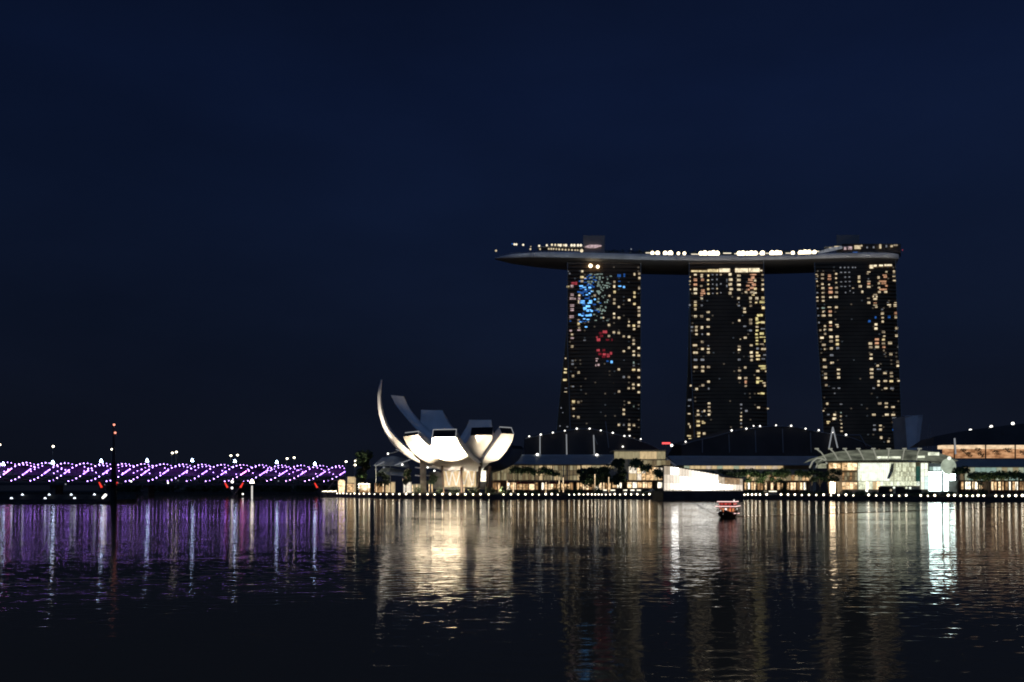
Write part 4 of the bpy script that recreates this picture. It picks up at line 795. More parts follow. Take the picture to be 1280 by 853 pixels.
# canopy: a long curved glass roof
mb = MB(); rows_ = []
for x, yb, yt in ((1022, 581, 574), (1030, 577.4, 569), (1040, 576.6, 566), (1052, 576.4, 564.2), (1070, 576.2, 563), (1090, 576, 562.6), (1110, 575.8, 562.4), (1130, 575.8, 562.4), (1150, 576.2, 563.2), (1168, 577.2, 565), (1184, 579.6, 569.4), (1194, 583, 575)):
    a, b = P(x, yb, Y - 7), P(x, yt, Y + 6)
    rows_.append([a, Vector((a.x, Y - 3, lerp(a.z, b.z, .5))), Vector((b.x, Y + 3, lerp(a.z, b.z, .85))), b, Vector((b.x, Y + 26, b.z - 1.5))])
mb.grid(rows_); mb.build('canopy', M['canopy_glow'], ev)  # light from below put in as the glass's own glow
mb = MB(); mb.tube([r[0] for r in rows_], .22, 6); mb.build('canopy_gutter', M['dark_steel'], ev)
part_pbox('canopy_lights', 'canopy_bright', ev, 1095, 1126, 570.6, 573.4, Y - 5.6, .3)
part_pbox('canopy_lights', 'canopy_bright', ev, 1146, 1156, 570, 572.6, Y - 5.6, .3)
part_pbox('canopy_lights', 'canopy_bright', ev, 1160, 1174, 565.6, 569.5, Y - 5.6, .3)
for x, lean in ((1030, -9), (1045, -7), (1061, -5), (1077, -4), (1094, -2.2), (1111, 0), (1129, 1.6), (1146.5, 3)):
    mb = MB(); a = P(x + (3 if lean < 0 else -1), 575.2, Y - 7.4); b = P(x + lean * .35, 566, Y - 7); c = P(x + lean, 561.6, Y - 5)
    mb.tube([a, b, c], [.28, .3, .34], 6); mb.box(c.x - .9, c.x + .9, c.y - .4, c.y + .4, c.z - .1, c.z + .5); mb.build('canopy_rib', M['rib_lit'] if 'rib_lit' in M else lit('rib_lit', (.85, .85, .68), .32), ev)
mb = MB(); mb.tube([P(1012, 585, Y - 6), P(1015.5, 577.5, Y - 6), P(1021, 573.4, Y - 6), P(1026, 573, Y - 6), P(1031, 575.4, Y - 6), P(1034, 580, Y - 6)], .38, 6); mb.build('entrance_arch', M['rib_lit'], ev)
mb = MB(); mb.tube([P(1020, 585, Y - 5), P(1022, 579, Y - 5), P(1027, 575, Y - 5)], .28, 6); mb.build('entrance_arch', M['rib_lit'], ev)
part_pbox('window', 'hall_3', ev, 1022, 1033, 579.6, 585.6, Y - 4, .4)
# two glowing screens
for x0, x1, lab in ((1160.8, 1176.8, 'wide glowing white screen beside the event hall, left of the pair'), (1179.6, 1194, 'glowing white screen under the pale disc, right of the pair')):
    s_ = empty('screen', PZ((x0 + x1) / 2, 389, 2.3), lab, 'screen', 'glowing screens beside the event hall')
    mb = MB(); mb.pbox(x0, x1, 590.2, 613.6, 389, .3); mb.build('lit_face', M['screen'], s_)
    mb = MB(); mb.pbox(x0 - .5, x1 + .5, 589.6, 619, 389.35, .8); mb.build('casing', M['dark_steel'], s_)
ov = empty('plaza_gateway', PZ(1178, 394, 2.3), 'pale lit gateway wall above the two glowing screens', 'gateway')
mb = MB(); mb.pbox(1161, 1196, 579, 589.2, 394, 2); mb.build('wall', M['grey_steel'], ov)
panes(ov, 1161.5, 1176, 583.6, 588.8, 393.6, 3, 1, ['hall_cool', 'coolglass'], .4, name='lit_panel')
dk = empty('round_disc', PZ(1186, 386, 2.3), 'pale green upright disc above the right glowing screen', 'disc sculpture')
mb = MB(); c = P(1186.2, 583.4, 386); ring = [mb.vert((c.x + 3.5 * math.cos(a * math.pi / 12), 386, c.z + 3.9 * math.sin(a * math.pi / 12))) for a in range(24)]; ring2 = [mb.vert((c.x + 3.5 * math.cos(a * math.pi / 12), 387, c.z + 3.9 * math.sin(a * math.pi / 12))) for a in range(24)]
mb.face(ring); mb.face(ring2[::-1])
for k in range(24): mb.face((ring[(k+1) % 24], ring[k], ring2[k], ring2[(k+1) % 24]))
mb.build('disc', M['disc_glow'], dk); seg(dk, 'support', 'grey_steel', PZ(1186.2, 387.6, 2.3), P(1186.2, 574, 387.6), .35)
mb = MB(); mb.ball(P(1186.5, 573, 385.6), .9); mb.build('top_lamp', M['hall_1'], dk)

# ---- building at the right edge with the orange roof terrace
Y = 430
rb = empty('terrace_building', PZ(1240, Y, 2.3), 'long building with orange lit roof terrace and dark overhanging roof at the right edge', 'building')
body(rb, 'wall', 'stone', 1194, 1330, 575, Y, 26)
mb = MB(); mb.pbox(1190, 1330, 574.2, 584, Y - 3, 4); mb.build('fascia', M['roof_grey'], rb)
part_pbox('terrace', 'terrace', rb, 1178, 1330, 561, 572.6, Y + 6, 4)
part_pbox('terrace_ceiling', 'terrace_top', rb, 1172, 1330, 556.6, 561.2, Y + 4, 4)
mb = MB(); rows_ = []
for x, y in ((1168, 557.2), (1184, 546.5), (1213, 540), (1239, 535.4), (1266, 531.4), (1330, 524)):
    a, b = P(x, 556.4 if x > 1175 else 557.4, Y + 2), P(x, y, Y + 40); rows_.append([a, Vector((a.x, Y + 16, lerp(a.z, b.z, .8))), b, Vector((b.x, Y + 70, b.z))])
mb.grid(rows_); mb.build('roof', M['roof_dark'], rb)
for x in (1193, 1232, 1269): seg(rb, 'terrace_column', 'wood_dark', P(x, 574.5, Y + 2), P(x, 556.6, Y + 2), .32)
for x, y in ((1185, 544.4), (1213, 538.2), (1239, 533.6), (1266, 529.6)):
    mb = MB(); mb.ball(P(x, y, Y + 39), .85); mb.build('edge_lamp', M['lamp_white'], rb)
for x, y in ((1229.5, 546.8), (1267.5, 547)):
    mb = MB(); mb.ball(P(x, y, Y + 20), .62); mb.build('edge_lamp', M['lamp_white'], rb)
seg(rb, 'mast', 'pale_glow', P(1193.2, 548, Y), P(1194.6, 568, Y), .4)
panes(rb, 1205, 1300, 584.6, 591, Y - .3, 14, 1, ['coolglass', 'paleglass', 'wall_b', 'paleglass'], .4)
panes(rb, 1200, 1300, 592, 601, Y - .3, 18, 1, ['coolglass', 'wall_a', 'wall_c', 'paleglass'], .5)
mb = MB()
for x, yc, rr in ((1204, 563, 4), (1222, 562.5, 5), (1245, 564.5, 6), (1259, 561.5, 7), (1278, 565, 4), (1226, 568, 4), (1211, 567, 4)):
    leaf_mass(mb, P(x, yc, Y + 3), rr * .42, 1, .9, 60, .45); leaf_mass(mb, P(x + 2, yc + 3, Y + 3), rr * .3, 1, .6, 30, .4)
tag(mb.build('terrace_plants', M['leaf_dark'], rb), kind='stuff')
arcade(1197, 1236, 372, 'row of pale lit shops right of the two glowing screens', 9, 31, None, 600.6, 602, 612, ['shop_c', 'shop_a', 'coolglass', 'shop_b'])
arcade(1238, 1300, 366, 'row of orange lit shops under the palms at the right edge', 14, 33, None, 600.6, 602, 613, ['shop_c', 'shop_a', 'shop_b', 'shop_d'])
for xa, ya, xb, yb in ((1160.5, 530, 1157, 556), (1162, 528, 1170, 556)):
    mm = empty('thin_mast', PZ(xb, 520, 2.3), 'faint thin mast left of the orange terrace roof, %s' % ('upright one' if xb < 1160 else 'slanting one'), 'mast', 'faint masts behind the gateway')
    seg(mm, 'pole', 'grey_steel', PZ(xb, 520, 2.3), P(xa, ya, 520), .22)
    mb = MB(); q = PZ(xb, 520, 2.3); mb.box(q.x - .6, q.x + .6, 519.4, 520.6, 2.3, 2.9); mb.build('foot', M['concrete'], mm)
# tapering pale tower block behind the plaza
tb = empty('flared_building', PZ(1142, 600, 2.3), 'pale unlit building that flares towards its top, right of the right hotel tower', 'building')
mb = MB(); rows_ = []
for y in (519.3, 530, 540, 550, 560, 612):
    l, r_ = pl([(519, 1131), (560, 1134), (612, 1136)], y), pl([(519, 1153.6), (560, 1148.5), (612, 1144)], y)
    a, b = P(l, y + (1 if y < 525 else 0), 600), P(r_, y, 600); m_ = a.lerp(b, .5)
    rows_.append([a, Vector((lerp(a.x, b.x, .33), 598.6, a.z)), Vector((lerp(a.x, b.x, .66), 598.6, b.z)), b, Vector((b.x, 620, b.z)), Vector((a.x, 620, a.z)), a])
mb.grid(rows_); mb.face([mb.vert(p) for p in rows_[0][:-1]]); mb.build('wall', M['hull_metal'], tb)
seg(tb, 'roof_edge', 'white_steel', P(1131, 520.5, 598.8), P(1153.4, 519.6, 598.8), .3)

# ------------------------------------------------------------------ left of the museum: trees, kiosks, glass canopy
gc = empty('glass_canopy', PZ(492, 500, 2.3), 'low glass canopy of tilted panels left of the lotus museum', 'canopy')
for q in ([(466, 582), (478, 572), (492, 570), (486, 582)], [(486, 582), (492, 570), (508, 574), (512, 584)], [(470, 592), (480, 584), (506, 588), (514, 596)]):
    mb = MB(); p_ = [P(q[0][0], q[0][1], 498), P(q[1][0], q[1][1], 506), P(q[2][0], q[2][1], 506), P(q[3][0], q[3][1], 498)]
    mb.hexa([v + Vector((0, 0, -.25)) for v in p_], p_); mb.build('glass_panel', M['roof_grey'], gc)
for (xa, ya, xb, yb, m_) in ((469, 583, 480, 577.5, 'pale_glow'), (493, 582, 513, 574.6, 'pale_glow'), (485, 567.5, 497, 564.5, 'grey_steel'), (495, 562, 502, 565, 'pale_glow')):
    seg(gc, 'glass_glint', m_, P(xa, ya, 497), P(xb, yb, 497), .26)  # glints on the glass made as thin rods, most of them glowing
for x, y in ((485, 567.3), (502.8, 581), (479.8, 584.5), (470.3, 587)):
    mb = MB(); mb.ball(P(x, y, 497), .6); mb.build('canopy_lamp', M['lamp_white'] if x > 480.5 else M['w_dim'], gc)
for x in (470, 488, 508): seg(gc, 'post', 'grey_steel', PZ(x, 500, 2.3), P(x, 583, 500), .25)
tree('tree', 455, 515, P(455, 556, 515).z, 15, 'large dark tree at the bridge end, left of the glass canopy', m='leaf_dark', clumps=14, leaves=110, crown_h=.75)
tree('tree', 452, 505, P(452, 592, 505).z, 8, 'small tree lit yellow by lamps at the bridge end', m='leaf', clumps=8, leaves=60)
tree('tree', 480, 470, P(480, 590, 470).z, 10, 'dark bushy tree under the glass canopy, left of the pair', m='leaf_dark', clumps=9, leaves=80)
tree('tree', 507, 462, P(507, 586, 462).z, 10, 'dark bushy tree under the tip of the tall museum petal', m='leaf_dark', clumps=9, leaves=80)
tree('tree', 541, 452, P(541, 591, 452).z, 8, 'dark tree between the museum lift shaft and its columns', m='leaf_dark', clumps=8, leaves=70)
def kiosk(px, Y, w_, ytop, m_, label, kind='box'):
    k = empty('kiosk', PZ(px, Y, 2.3), label, 'kiosk', 'small lit kiosks left of the museum'); h = P(px, ytop, Y).z; c = PZ(px, Y, 2.3); hw = w_ * Y / F / 2
    if kind == 'round':
        mb = MB(); mb.tube([c + Vector((0, 0, .3)), Vector((c.x, c.y, h - 1)), Vector((c.x, c.y, h))], [hw * .85, hw, hw * .6], 14); mb.build('lit_wall', M[m_], k)
        mb = MB(); mb.tube([c, c + Vector((0, 0, .3))], hw * .95, 14); mb.build('plinth', M['concrete'], k)
    else:
        mb = MB(); mb.box(c.x - hw, c.x + hw, Y, Y + 3, 2.6, h - .5); mb.build('lit_wall', M[m_], k)
        mb = MB(); mb.box(c.x - hw * 1.15, c.x + hw * 1.15, Y - .8, Y + 3.4, h - .496, h); mb.build('roof', M['concrete'], k)
        mb = MB(); mb.box(c.x - hw * 1.02, c.x + hw * 1.02, Y - .1, Y + 3.1, 2.3, 2.597); mb.build('plinth', M['concrete'], k)
        for s in (-1, 1): seg(k, 'post', 'white_steel', Vector((c.x + s * hw * 1.05, Y - .5, 2.3)), Vector((c.x + s * hw * 1.05, Y - .5, h - .5)), .12)
kiosk(427, 528, 8.5, 600, 'shop_a', 'round white lit kiosk at the end of the bridge', 'round')
kiosk(437.5, 522, 7, 604, 'shop_b', 'small square lit kiosk right of the round kiosk')
kiosk(439, 540, 9, 595.4, 'wall_d', 'raised kiosk with thin lit band behind the square kiosk')
kiosk(455.5, 500, 13, 604.5, 'shop_d', 'open kiosk with white posts under the yellow lit tree')
kiosk(475, 480, 13, 603.5, 'shop_d', 'open kiosk with lit posts left of the long pavilion')
kiosk(487, 500, 12, 602, 'wall_d', 'pale low pavilion with posts below the glass canopy')
kiosk(509, 462, 9, 602, 'pav_2', 'bright small kiosk under the tip of the tall petal')
kiosk(520, 456, 10, 605, 'wall_b', 'dim kiosk with posts left of the museum lift shaft')

# ------------------------------------------------------------------ promenade trees
for i, (x, yt) in enumerate(((643.5, 582.5), (651, 583), (660, 582.6), (668, 586.5), (679.5, 583.4), (686, 584.5), (696, 588.5))):
    palm(x, 448, yt, 'slim palm before the amber mall wall, %s of seven' % ['leftmost', 'second from left', 'third from left', 'middle one', 'third from right', 'second from right', 'small rightmost'][i], 6.2 if i not in (3, 6) else 5, 'palms in front of the amber mall')
for i, (x, yt, r_, lab) in enumerate(((731, 583, 12, 'dark tree left of the tallest dark tree, first of three'), (742, 582, 12, 'dark tree left of the tallest dark tree, middle of three'), (754, 581, 12, 'dark tree touching the tallest dark tree on its left'))):
    tree('tree', x, 446, P(x, yt, 446).z, r_, lab, group='dark trees left of the cream block', m='leaf_dark', clumps=16, leaves=110, crown_h=.75)
tree('tree', 774, 444, P(774, 571, 444).z, 12, 'tallest dark tree in front of the left end of the cream block', m='leaf_dark', clumps=16, leaves=120, crown_h=.8)
palm(797, 450, 572.5, 'tall palm in front of the middle of the cream block', 8.5)
palm(807, 448, 579.5, 'shorter palm right of the tall palm before the cream block', 7.5)
palm(822, 436, 585, 'low palm beside the left corner of the glass pavilion', 6.5); palm(826.5, 432, 590, 'very low palm touching the left corner of the glass pavilion', 5.5)
for i, x in enumerate((888, 899, 911, 922, 934, 945, 956, 967, 976)):
    tree('tree', x, 424, P(x, 584.6 + R.uniform(-1, 2), 424).z, 9.5, 'green tree in front of the middle mall wing, ' + ['leftmost behind the pavilion', 'second from left behind the pavilion', 'third from left behind the pavilion', 'fourth from left behind the pavilion end', 'just right of the pavilion', 'second right of the pavilion', 'third right of the pavilion', 'second from the gap', 'last before the gap'][i], group='green trees of the middle mall wing', m='leaf' if x > 925 else 'leaf_dark', clumps=9, leaves=80, crown_h=.6)
for i, (x, r_) in enumerate(((983, 6), (999, 6), (1007, 6))):
    palm(x, 416, 586 + i, 'palm between the green trees and the dark clipped trees, ' + ['left of three', 'middle of three', 'right of three'][i], r_, 'palms left of the event hall')
for i, x in enumerate((1015, 1025, 1035, 1045)):
    tree('tree', x, 386, P(x, 585.5, 386).z, 8, 'dark clipped tree in front of the event hall arch, ' + ['first from left', 'second from left', 'third from left', 'rightmost'][i], group='dark clipped trees by the event hall', m='leaf_dark', clumps=9, leaves=90, crown_h=.55)
palm(1198, 360, 583.5, 'dark palm in front of the pale disc', 6.5); palm(1206, 360, 582.5, 'tall dark palm right of the pale disc', 6.5)
for i, x in enumerate((1217, 1225, 1234, 1243, 1252, 1261, 1270, 1280)):
    palm(x, 352, 588.5 + R.uniform(-1, 1.5), 'palm before the terrace building, ' + ['leftmost of the long row', 'second of the long row', 'third of the long row', 'fourth of the long row', 'fifth of the long row', 'third from the photo edge', 'second from the photo edge', 'cut by the right photo edge'][i], 7, 'palms before the terrace building')
tree('tree', 1227, 345, P(1227, 598, 345).z, 4.5, 'narrow dark tree among the lit shops right of the screens', m='leaf_dark', clumps=8, leaves=60, crown_h=.85)
tree('tree', 981, 396, P(981, 598, 396).z, 6, 'narrow dark tree between two shop rows right of the pavilion', m='leaf_dark', clumps=9, leaves=70, crown_h=.85)
def uplight(px, Y, e, lab, c=(1, .9, .62)):
    p = PZ(px, Y, 3.12); u = empty('ground_uplight', p, lab, 'uplight', 'small lamps that light the trees')
    mb = MB(); mb.tube([p, p + Vector((0, 0, .25))], [.3, .22], 8); mb.build('housing', M['dark_steel'], u)
    l = bpy.data.lights.new('uplight_beam', 'SPOT'); l.energy = e * 1.8; l.color = c; l.spot_size = math.radians(120); l.spot_blend = 1; l.shadow_soft_size = .2
    o = bpy.data.objects.new('uplight_beam', l); col.objects.link(o); o.parent = u; o.location = (0, 0, .4); o.rotation_euler = (math.radians(180 - 25), 0, 0)
for x, Yu, e, lab in ((652, 438, 2500, 'tiny ground lamp below the left palms of the amber mall'), (683, 438, 2500, 'tiny ground lamp below the right palms of the amber mall'), (742, 436, 1500, 'tiny ground lamp below the dark trees'), (803, 438, 4000, 'tiny ground lamp below the tall palm'), (930, 414, 5000, 'tiny ground lamp under the green trees nearest the pavilion'), (950, 414, 6500, 'tiny ground lamp under the middle of the green trees'), (970, 414, 6000, 'tiny ground lamp under the last green tree'), (1004, 406, 4000, 'tiny ground lamp under the palms left of the event hall'), (1030, 376, 2500, 'tiny ground lamp under the dark clipped trees'), (1222, 344, 2500, 'tiny ground lamp under the left palms of the terrace building'), (1256, 342, 3000, 'tiny ground lamp under the right palms of the terrace building'), (453, 495, 30000, 'tiny ground lamp under the yellow lit tree')):
    uplight(x, Yu, e, lab)
# bushes
BL = [(522, 9, 608.5, 'below the museum lift shaft'), (549, 10, 608, 'left of the lit museum lobby'), (568, 18, 607.6, 'below the lit museum lobby'), (592, 16, 607.8, 'right of the lit museum lobby'), (612, 16, 608.2, 'by the last raking column'), (632, 14, 607.6, 'alone below the left end of the amber shops'), (651, 12, 612, 'low and left of the awnings'), (668, 14, 612.5, 'low below the left awning'), (694, 16, 608.6, 'below the right awning'), (709, 8, 607.6, 'narrow, beside the right awning'), (719, 7, 608.2, 'small, right of the narrow one'), (726, 6, 608, 'small, left of the round one'), (746, 13, 608, 'round, below the dark trees'), (806, 18, 611, 'low, left of the pavilion'), (820, 12, 610.5, 'beside the pavilion corner'),
      (937, 12, 611.4, 'right of the pavilion end'), (955, 14, 612, 'below the green trees'), (981, 12, 606, 'tall, at the gap in the shops'), (1008, 16, 613, 'below the palms'), (1024, 16, 613, 'below the clipped trees'), (1058, 14, 612, 'below the orange windows'), (1076, 14, 613, 'left of the dark stage'), (1093, 8, 615, 'small, touching the dark stage'), (1146, 18, 616, 'right of the dark stage'), (1164, 18, 615, 'below the left screen'), (1186, 20, 614.4, 'below the right screen'), (1208, 16, 614, 'right of the screens'), (1228, 12, 611, 'tall, below the narrow tree')]
for x, wd, yt, lab in BL:
    Yb = QY(x) + 7.5; bush(x, Yb, wd, yt, 'dark bush ' + lab, m='leaf_dark')
# dark stage platform in front of the event hall
st = empty('stage', PZ(1118, 366, 2.3), 'black stage platform with dark side walls in front of the white glass hall', 'stage')
mb = MB(); mb.pbox(1098, 1116.4, 608.6, 618, 366, 8); mb.build('side_block', M['black_paint'], st)
mb = MB(); mb.pbox(1119.5, 1136, 609, 618, 366, 8); mb.build('side_block', M['black_paint'], st)
mb = MB(); mb.pbox(1136.2, 1152, 612, 618, 366, 8); mb.build('platform', M['black_paint'], st)
for x, y, m_ in ((1117.6, 609.6, 'hall_1'), (1133, 610, 'hall_2'), (1083.5, 613.4, 'lamp_white'), (1137.6, 610.2, 'hall_1'), (1113.6, 613, 'w_soft')):
    mb = MB(); mb.ball(P(x, y, 364), .55); mb.build('stage_lamp', M[m_], st)
# tables umbrellas / lit sign boards on the boardwalk
for i, (x0, x1, y, m_, lab) in enumerate(((754, 758.4, 613, 'shop_c', 'low lit ledge below the dark trees, left of two'), (763, 769, 613, 'shop_c', 'low lit ledge below the dark trees, right of two'), (779, 784, 613, 'shop_c', 'low lit ledge below the tallest dark tree'), (788, 793, 613, 'shop_c', 'low lit ledge below the tall palm'), (796, 801, 613, 'shop_c', 'low lit ledge below the shorter palm'), (961, 971, 614.5, 'shop_c', 'long low lit ledge right of the pavilion'), (955, 959, 614.4, 'w_soft', 'short dim lit ledge right of the pavilion'))):
    r0 = empty('lit_ledge', PZ((x0 + x1) / 2, QY(x0) + 6.2, 2.3), lab, 'lit ledge', 'low lit ledges on the promenade')
    mb = MB(); mb.pbox(x0, x1, y - .7, y + .5, QY(x0) + 6, .5); mb.build('lit_face', M[m_], r0)
    mb = MB(); a, b = P(x0, y + .5, QY(x0) + 6.1), P(x1, y + .5, QY(x0) + 6.1); mb.box(a.x - .1, b.x + .1, a.y, a.y + 1.2, 2.3, a.z - .003); mb.build('base', M['concrete'], r0)
# white sail canopy near the pavilion corner
sl = empty('tent_canopy', PZ(812, 424, 2.3), 'small white tent frame of crossing poles left of the pavilion', 'tent')
for xa, ya, xb, yb in ((804, 616, 814, 613), (814, 613, 818, 616.5), (815.5, 611, 819.5, 616)): seg(sl, 'pole', 'white_steel', P(xa, ya, 423), P(xb, yb, 423), .16)
mb = MB(); mb.tri(P(806, 615, 424), P(815, 611.4, 425), P(820, 615, 424)); mb.tri(P(806, 615, 424), P(815, 611.4, 425), P(812, 614.4, 427)); mb.build('cloth', M['grey_steel'], sl)

# ------------------------------------------------------------------ quay lamps
LG = [('round white lamp on the quay edge between the bridge end and the museum', (421.4, 425, 429, 433.5, 438.2, 443.1, 449.2, 454.8, 461.6, 468.2, 475.7, 483.4, 491.1, 499.2, 507.6)),
      ('round white lamp on the quay edge in front of the lotus museum', (516.3, 525, 534.4, 543.3, 553.1, 562.5, 572.1, 581.7, 591.4, 600.7, 610.8)),
      ('round white lamp on the quay edge in front of the palms and red awnings', (629.4, 638.7, 647.9, 656.8, 665.5, 673.7, 682.1, 689.7, 697.3)),
      ('round white lamp on the quay edge in front of the dark trees and cream block', (711.4, 717.7, 723.9, 729.4, 734.8, 739.8, 744.1, 748.3, 752.3, 757.2, 762.6, 768.4, 774.8, 781.8, 788.9, 796.6, 804.1, 811.8, 819.3, 827)),
      ('round white lamp on the quay edge between the pavilion and the event hall', (930.5, 934.8, 940, 944.8, 950, 958.4, 976.3, 985, 993.6, 1002.3, 1011.3, 1020.3, 1029.5, 1038.8, 1048.3, 1057.5, 1066.8)),
      ('round white lamp on the quay edge in front of the black stage and screens', (1085.8, 1095.4, 1104.8, 1114.3, 1124, 1132.8, 1150.9, 1159.8, 1168.5, 1185.3, 1193.2)),
      ('round white lamp on the quay edge right of the screens', (1200.9, 1208.6, 1215.9, 1222.7, 1229.8, 1244.8, 1252.8, 1261.3, 1269.7, 1278))]
proto = None
for lab, xs_ in LG:
    for x in xs_:
        Yq = QY(x) + .6; p = PZ(x, Yq, 1.75)
        if proto is None:
            proto = empty('quay_lamp', p)
            mb = MB(); mb.tube([p, p + Vector((0, 0, .35))], [.12, .08], 6); mb.build('post', M['dark_steel'], proto)
            mb = MB(); mb.ball(p + Vector((0, 0, .68)), .40, 8, 6); mb.build('globe', M['lamp_globe'], proto, smooth=True); q = proto
        else: q = copy_tree(proto)
        q.location = p; s = R.uniform(.72, 1.18) * (.8 if 735 < x < 760 or x < 440 else 1.0); q.scale = (s, s, s); tag(q, lab, 'lamp', 'round lamps along the quay edge')
# taller promenade light columns
cp = None
LC = [(461, 605), (470.5, 605), (479, 605), (487, 604.6), (515.5, 606), (521, 605.6), (536.4, 605.4), (540, 605.6), (580, 606), (623.5, 605), (634, 601), (641.5, 603), (664.8, 605), (682.5, 603), (699, 597), (704, 597), (704.2, 607), (743.6, 593), (761, 596.6)]
for i, (x, yt) in enumerate(LC):
    Yq = QY(x) + 12; b = PZ(x, Yq, 3.1); h = P(x, yt, Yq).z - 3.1
    q = empty('light_column', b, None, 'light column')
    mb = MB(); mb.box(b.x - .17, b.x + .17, b.y - .17, b.y + .17, 3.5, 3.1 + h); mb.build('lit_shaft', M['shop_a'], q)
    mb = MB(); mb.box(b.x - .36, b.x + .36, b.y - .36, b.y + .36, 3.1, 3.497); mb.build('base', M['dark_steel'], q)
    tag(q, 'slim glowing light column on the promenade ' + ('left of the museum lift shaft' if x < 523 else 'before the museum' if x < 600 else 'before the palms and awnings' if x < 710 else 'before the dark trees'), None, 'glowing light columns on the promenade')

# ------------------------------------------------------------------ helix bridge
def BP(px):
    """bridge axis: right end at the museum side, left end out of frame"""
    t = (px - 432) / (-70 - 432.0); return PZ(px, lerp(545, 440, t), lerp(15.8, 15.0, t))
br = empty('helix_bridge', PZ(180, 490, 0), 'long footbridge wrapped in violet lit spirals of steel tube, over the water', 'footbridge')
xs_ = [432 - k * 4 for k in range(126)]
axis = [BP(x) for x in xs_]
RAD = 5.1
def frame_at(s):
    i = min(int(s), len(axis) - 2); t = s - i; c = axis[i].lerp(axis[i+1], t); d = (axis[i+1] - axis[i]).normalized(); n = Vector((-d.y, d.x, 0)).normalized()
    if n.y > 0: n = -n
    return c, n
NT = 5.1   # turns over the length
tot = len(axis) - 1
def helix(k, r, off=0.0, sgn=1):
    return [(lambda c, n: c + n * (r * math.cos(a)) + Vector((0, 0, r * math.sin(a))))(*frame_at(s_)) for s_, a in [(tot * q / 420.0, sgn * 2 * math.pi * NT * q / 420.0 + off + k * math.pi / 2) for q in range(421)]]
for k in range(4):
    mb = MB(); mb.tube(helix(k, RAD, .4, -1), .20, 5); mb.build('outer_spiral', M['dark_steel'], br)
for k in range(3):
    mb = MB(); mb.tube(helix(k * 4 / 3, RAD * .82, .9, 1), .13, 5); mb.build('inner_spiral', M['dark_steel'], br)
mb = MB()
for k in range(len(axis) - 1):
    c0, n0 = frame_at(k); c1, n1 = frame_at(k + 1)
    for zz, ww, hh in ((-4.3, 3.0, .5),):
        q = [c0 + n0 * ww, c1 + n1 * ww, c1 - n1 * ww, c0 - n0 * ww]
        mb.hexa([v + Vector((0, 0, zz - hh)) for v in q], [v + Vector((0, 0, zz)) for v in q])
mb.build('deck', M['dark_steel'], br)
# glass and mesh canopy panels between the spirals carry the lamps' violet wash as their own glow
kk = 0
for k in range(0, len(axis) - 4, 4):
    mb = MB(); rows_ = []
    for s_ in range(k, k + 5):
        c, n = frame_at(s_ if s_ < k + 4 else k + 3.9)
        rows_.append([c - n * (4.0 * math.cos(a)) + Vector((0, 0, 4.0 * math.sin(a))) for a in [math.radians(v) for v in (-28, 0, 30, 60)]])
    mb.grid(rows_); px = xs_[k]
    m_ = 'bridge_panel'
    mb.build('canopy_panel', M[m_], br)
# lamps on the spirals
dots = []
for k in range(4):
    pts = helix(k, RAD + .25, .4, -1)
    for q in range(3, 420, 4):
        a = -2 * math.pi * NT * q / 420 + .4 + k * math.pi / 2; fr_ = math.cos(a); s_ = math.sin(a)
        dots.append((pts[q], fr_, s_, q))
inner = []
for k in range(3):
    pts = helix(k * 4 / 3, RAD * .82, .9, 1)
    for q in range(2, 420, 4):
        a = 2 * math.pi * NT * q / 420 + .9 + k * 2 * math.pi / 3
        if math.sin(a) > -.2 and R.random() < .75: inner.append((pts[q] + Vector((0, -.3, 0)), -1, 0, q))
front = [d for d in dots if d[1] > .05]; back = [d for d in dots if d[1] <= .05 and d[2] > .25]
R.shuffle(front)
named = front[:100]; others = front[100:] + back + inner
dm = bpy.data.meshes.new('bridge_lamp'); tmp = MB(); tmp.ball((0, 0, 0), .33, 6, 4); dm.from_pydata([tuple(v) for v in tmp.v], [], tmp.f); dm.materials.append(M['led_dot'])
for p, _, _, _ in named:
    o = bpy.data.objects.new('bridge_lamp', dm); col.objects.link(o); o.parent = br; o.location = p - wloc(br)
mb = MB()
for p, f_, _, _ in others: mb.ball(p, .33 if f_ > 0 else .26, 5, 4)
tag(mb.build('spiral_lights', M['led_dot'], br), kind='stuff')
for k in range(4):
    pts = helix(k, RAD + .3, .4, -1); run = []
    for q in range(421):
        a = -2 * math.pi * NT * q / 420 + .4 + k * math.pi / 2
        if math.cos(a) > .955 and -.26 < math.sin(a) < .28: run.append(pts[q])
        else:
            if len(run) > 4:
                mb = MB(); mb.tube(run, .26, 5); mb.build('light_tube', M['led_pink'] if R.random() < .2 else M['led_strip'], br)
            run = []
for x, y in ((4, 580), (66, 577.8), (126.5, 576), (184, 575.6), (240.4, 575.4), (293.5, 576.4), (346, 577.6), (393.5, 579.6)):
    c = BP(x); p = P(x, y, c.y); mb = MB(); mb.tube([p + Vector((0, 0, -.9)), p + Vector((0, 0, .9))], [.95, .25], 8); mb.build('crest_lamp', M['crest_glow'], br)
    seg(br, 'crest_post', 'dark_steel', Vector((p.x, p.y, c.z + 3.5)), p + Vector((0, 0, -.9)), .12)
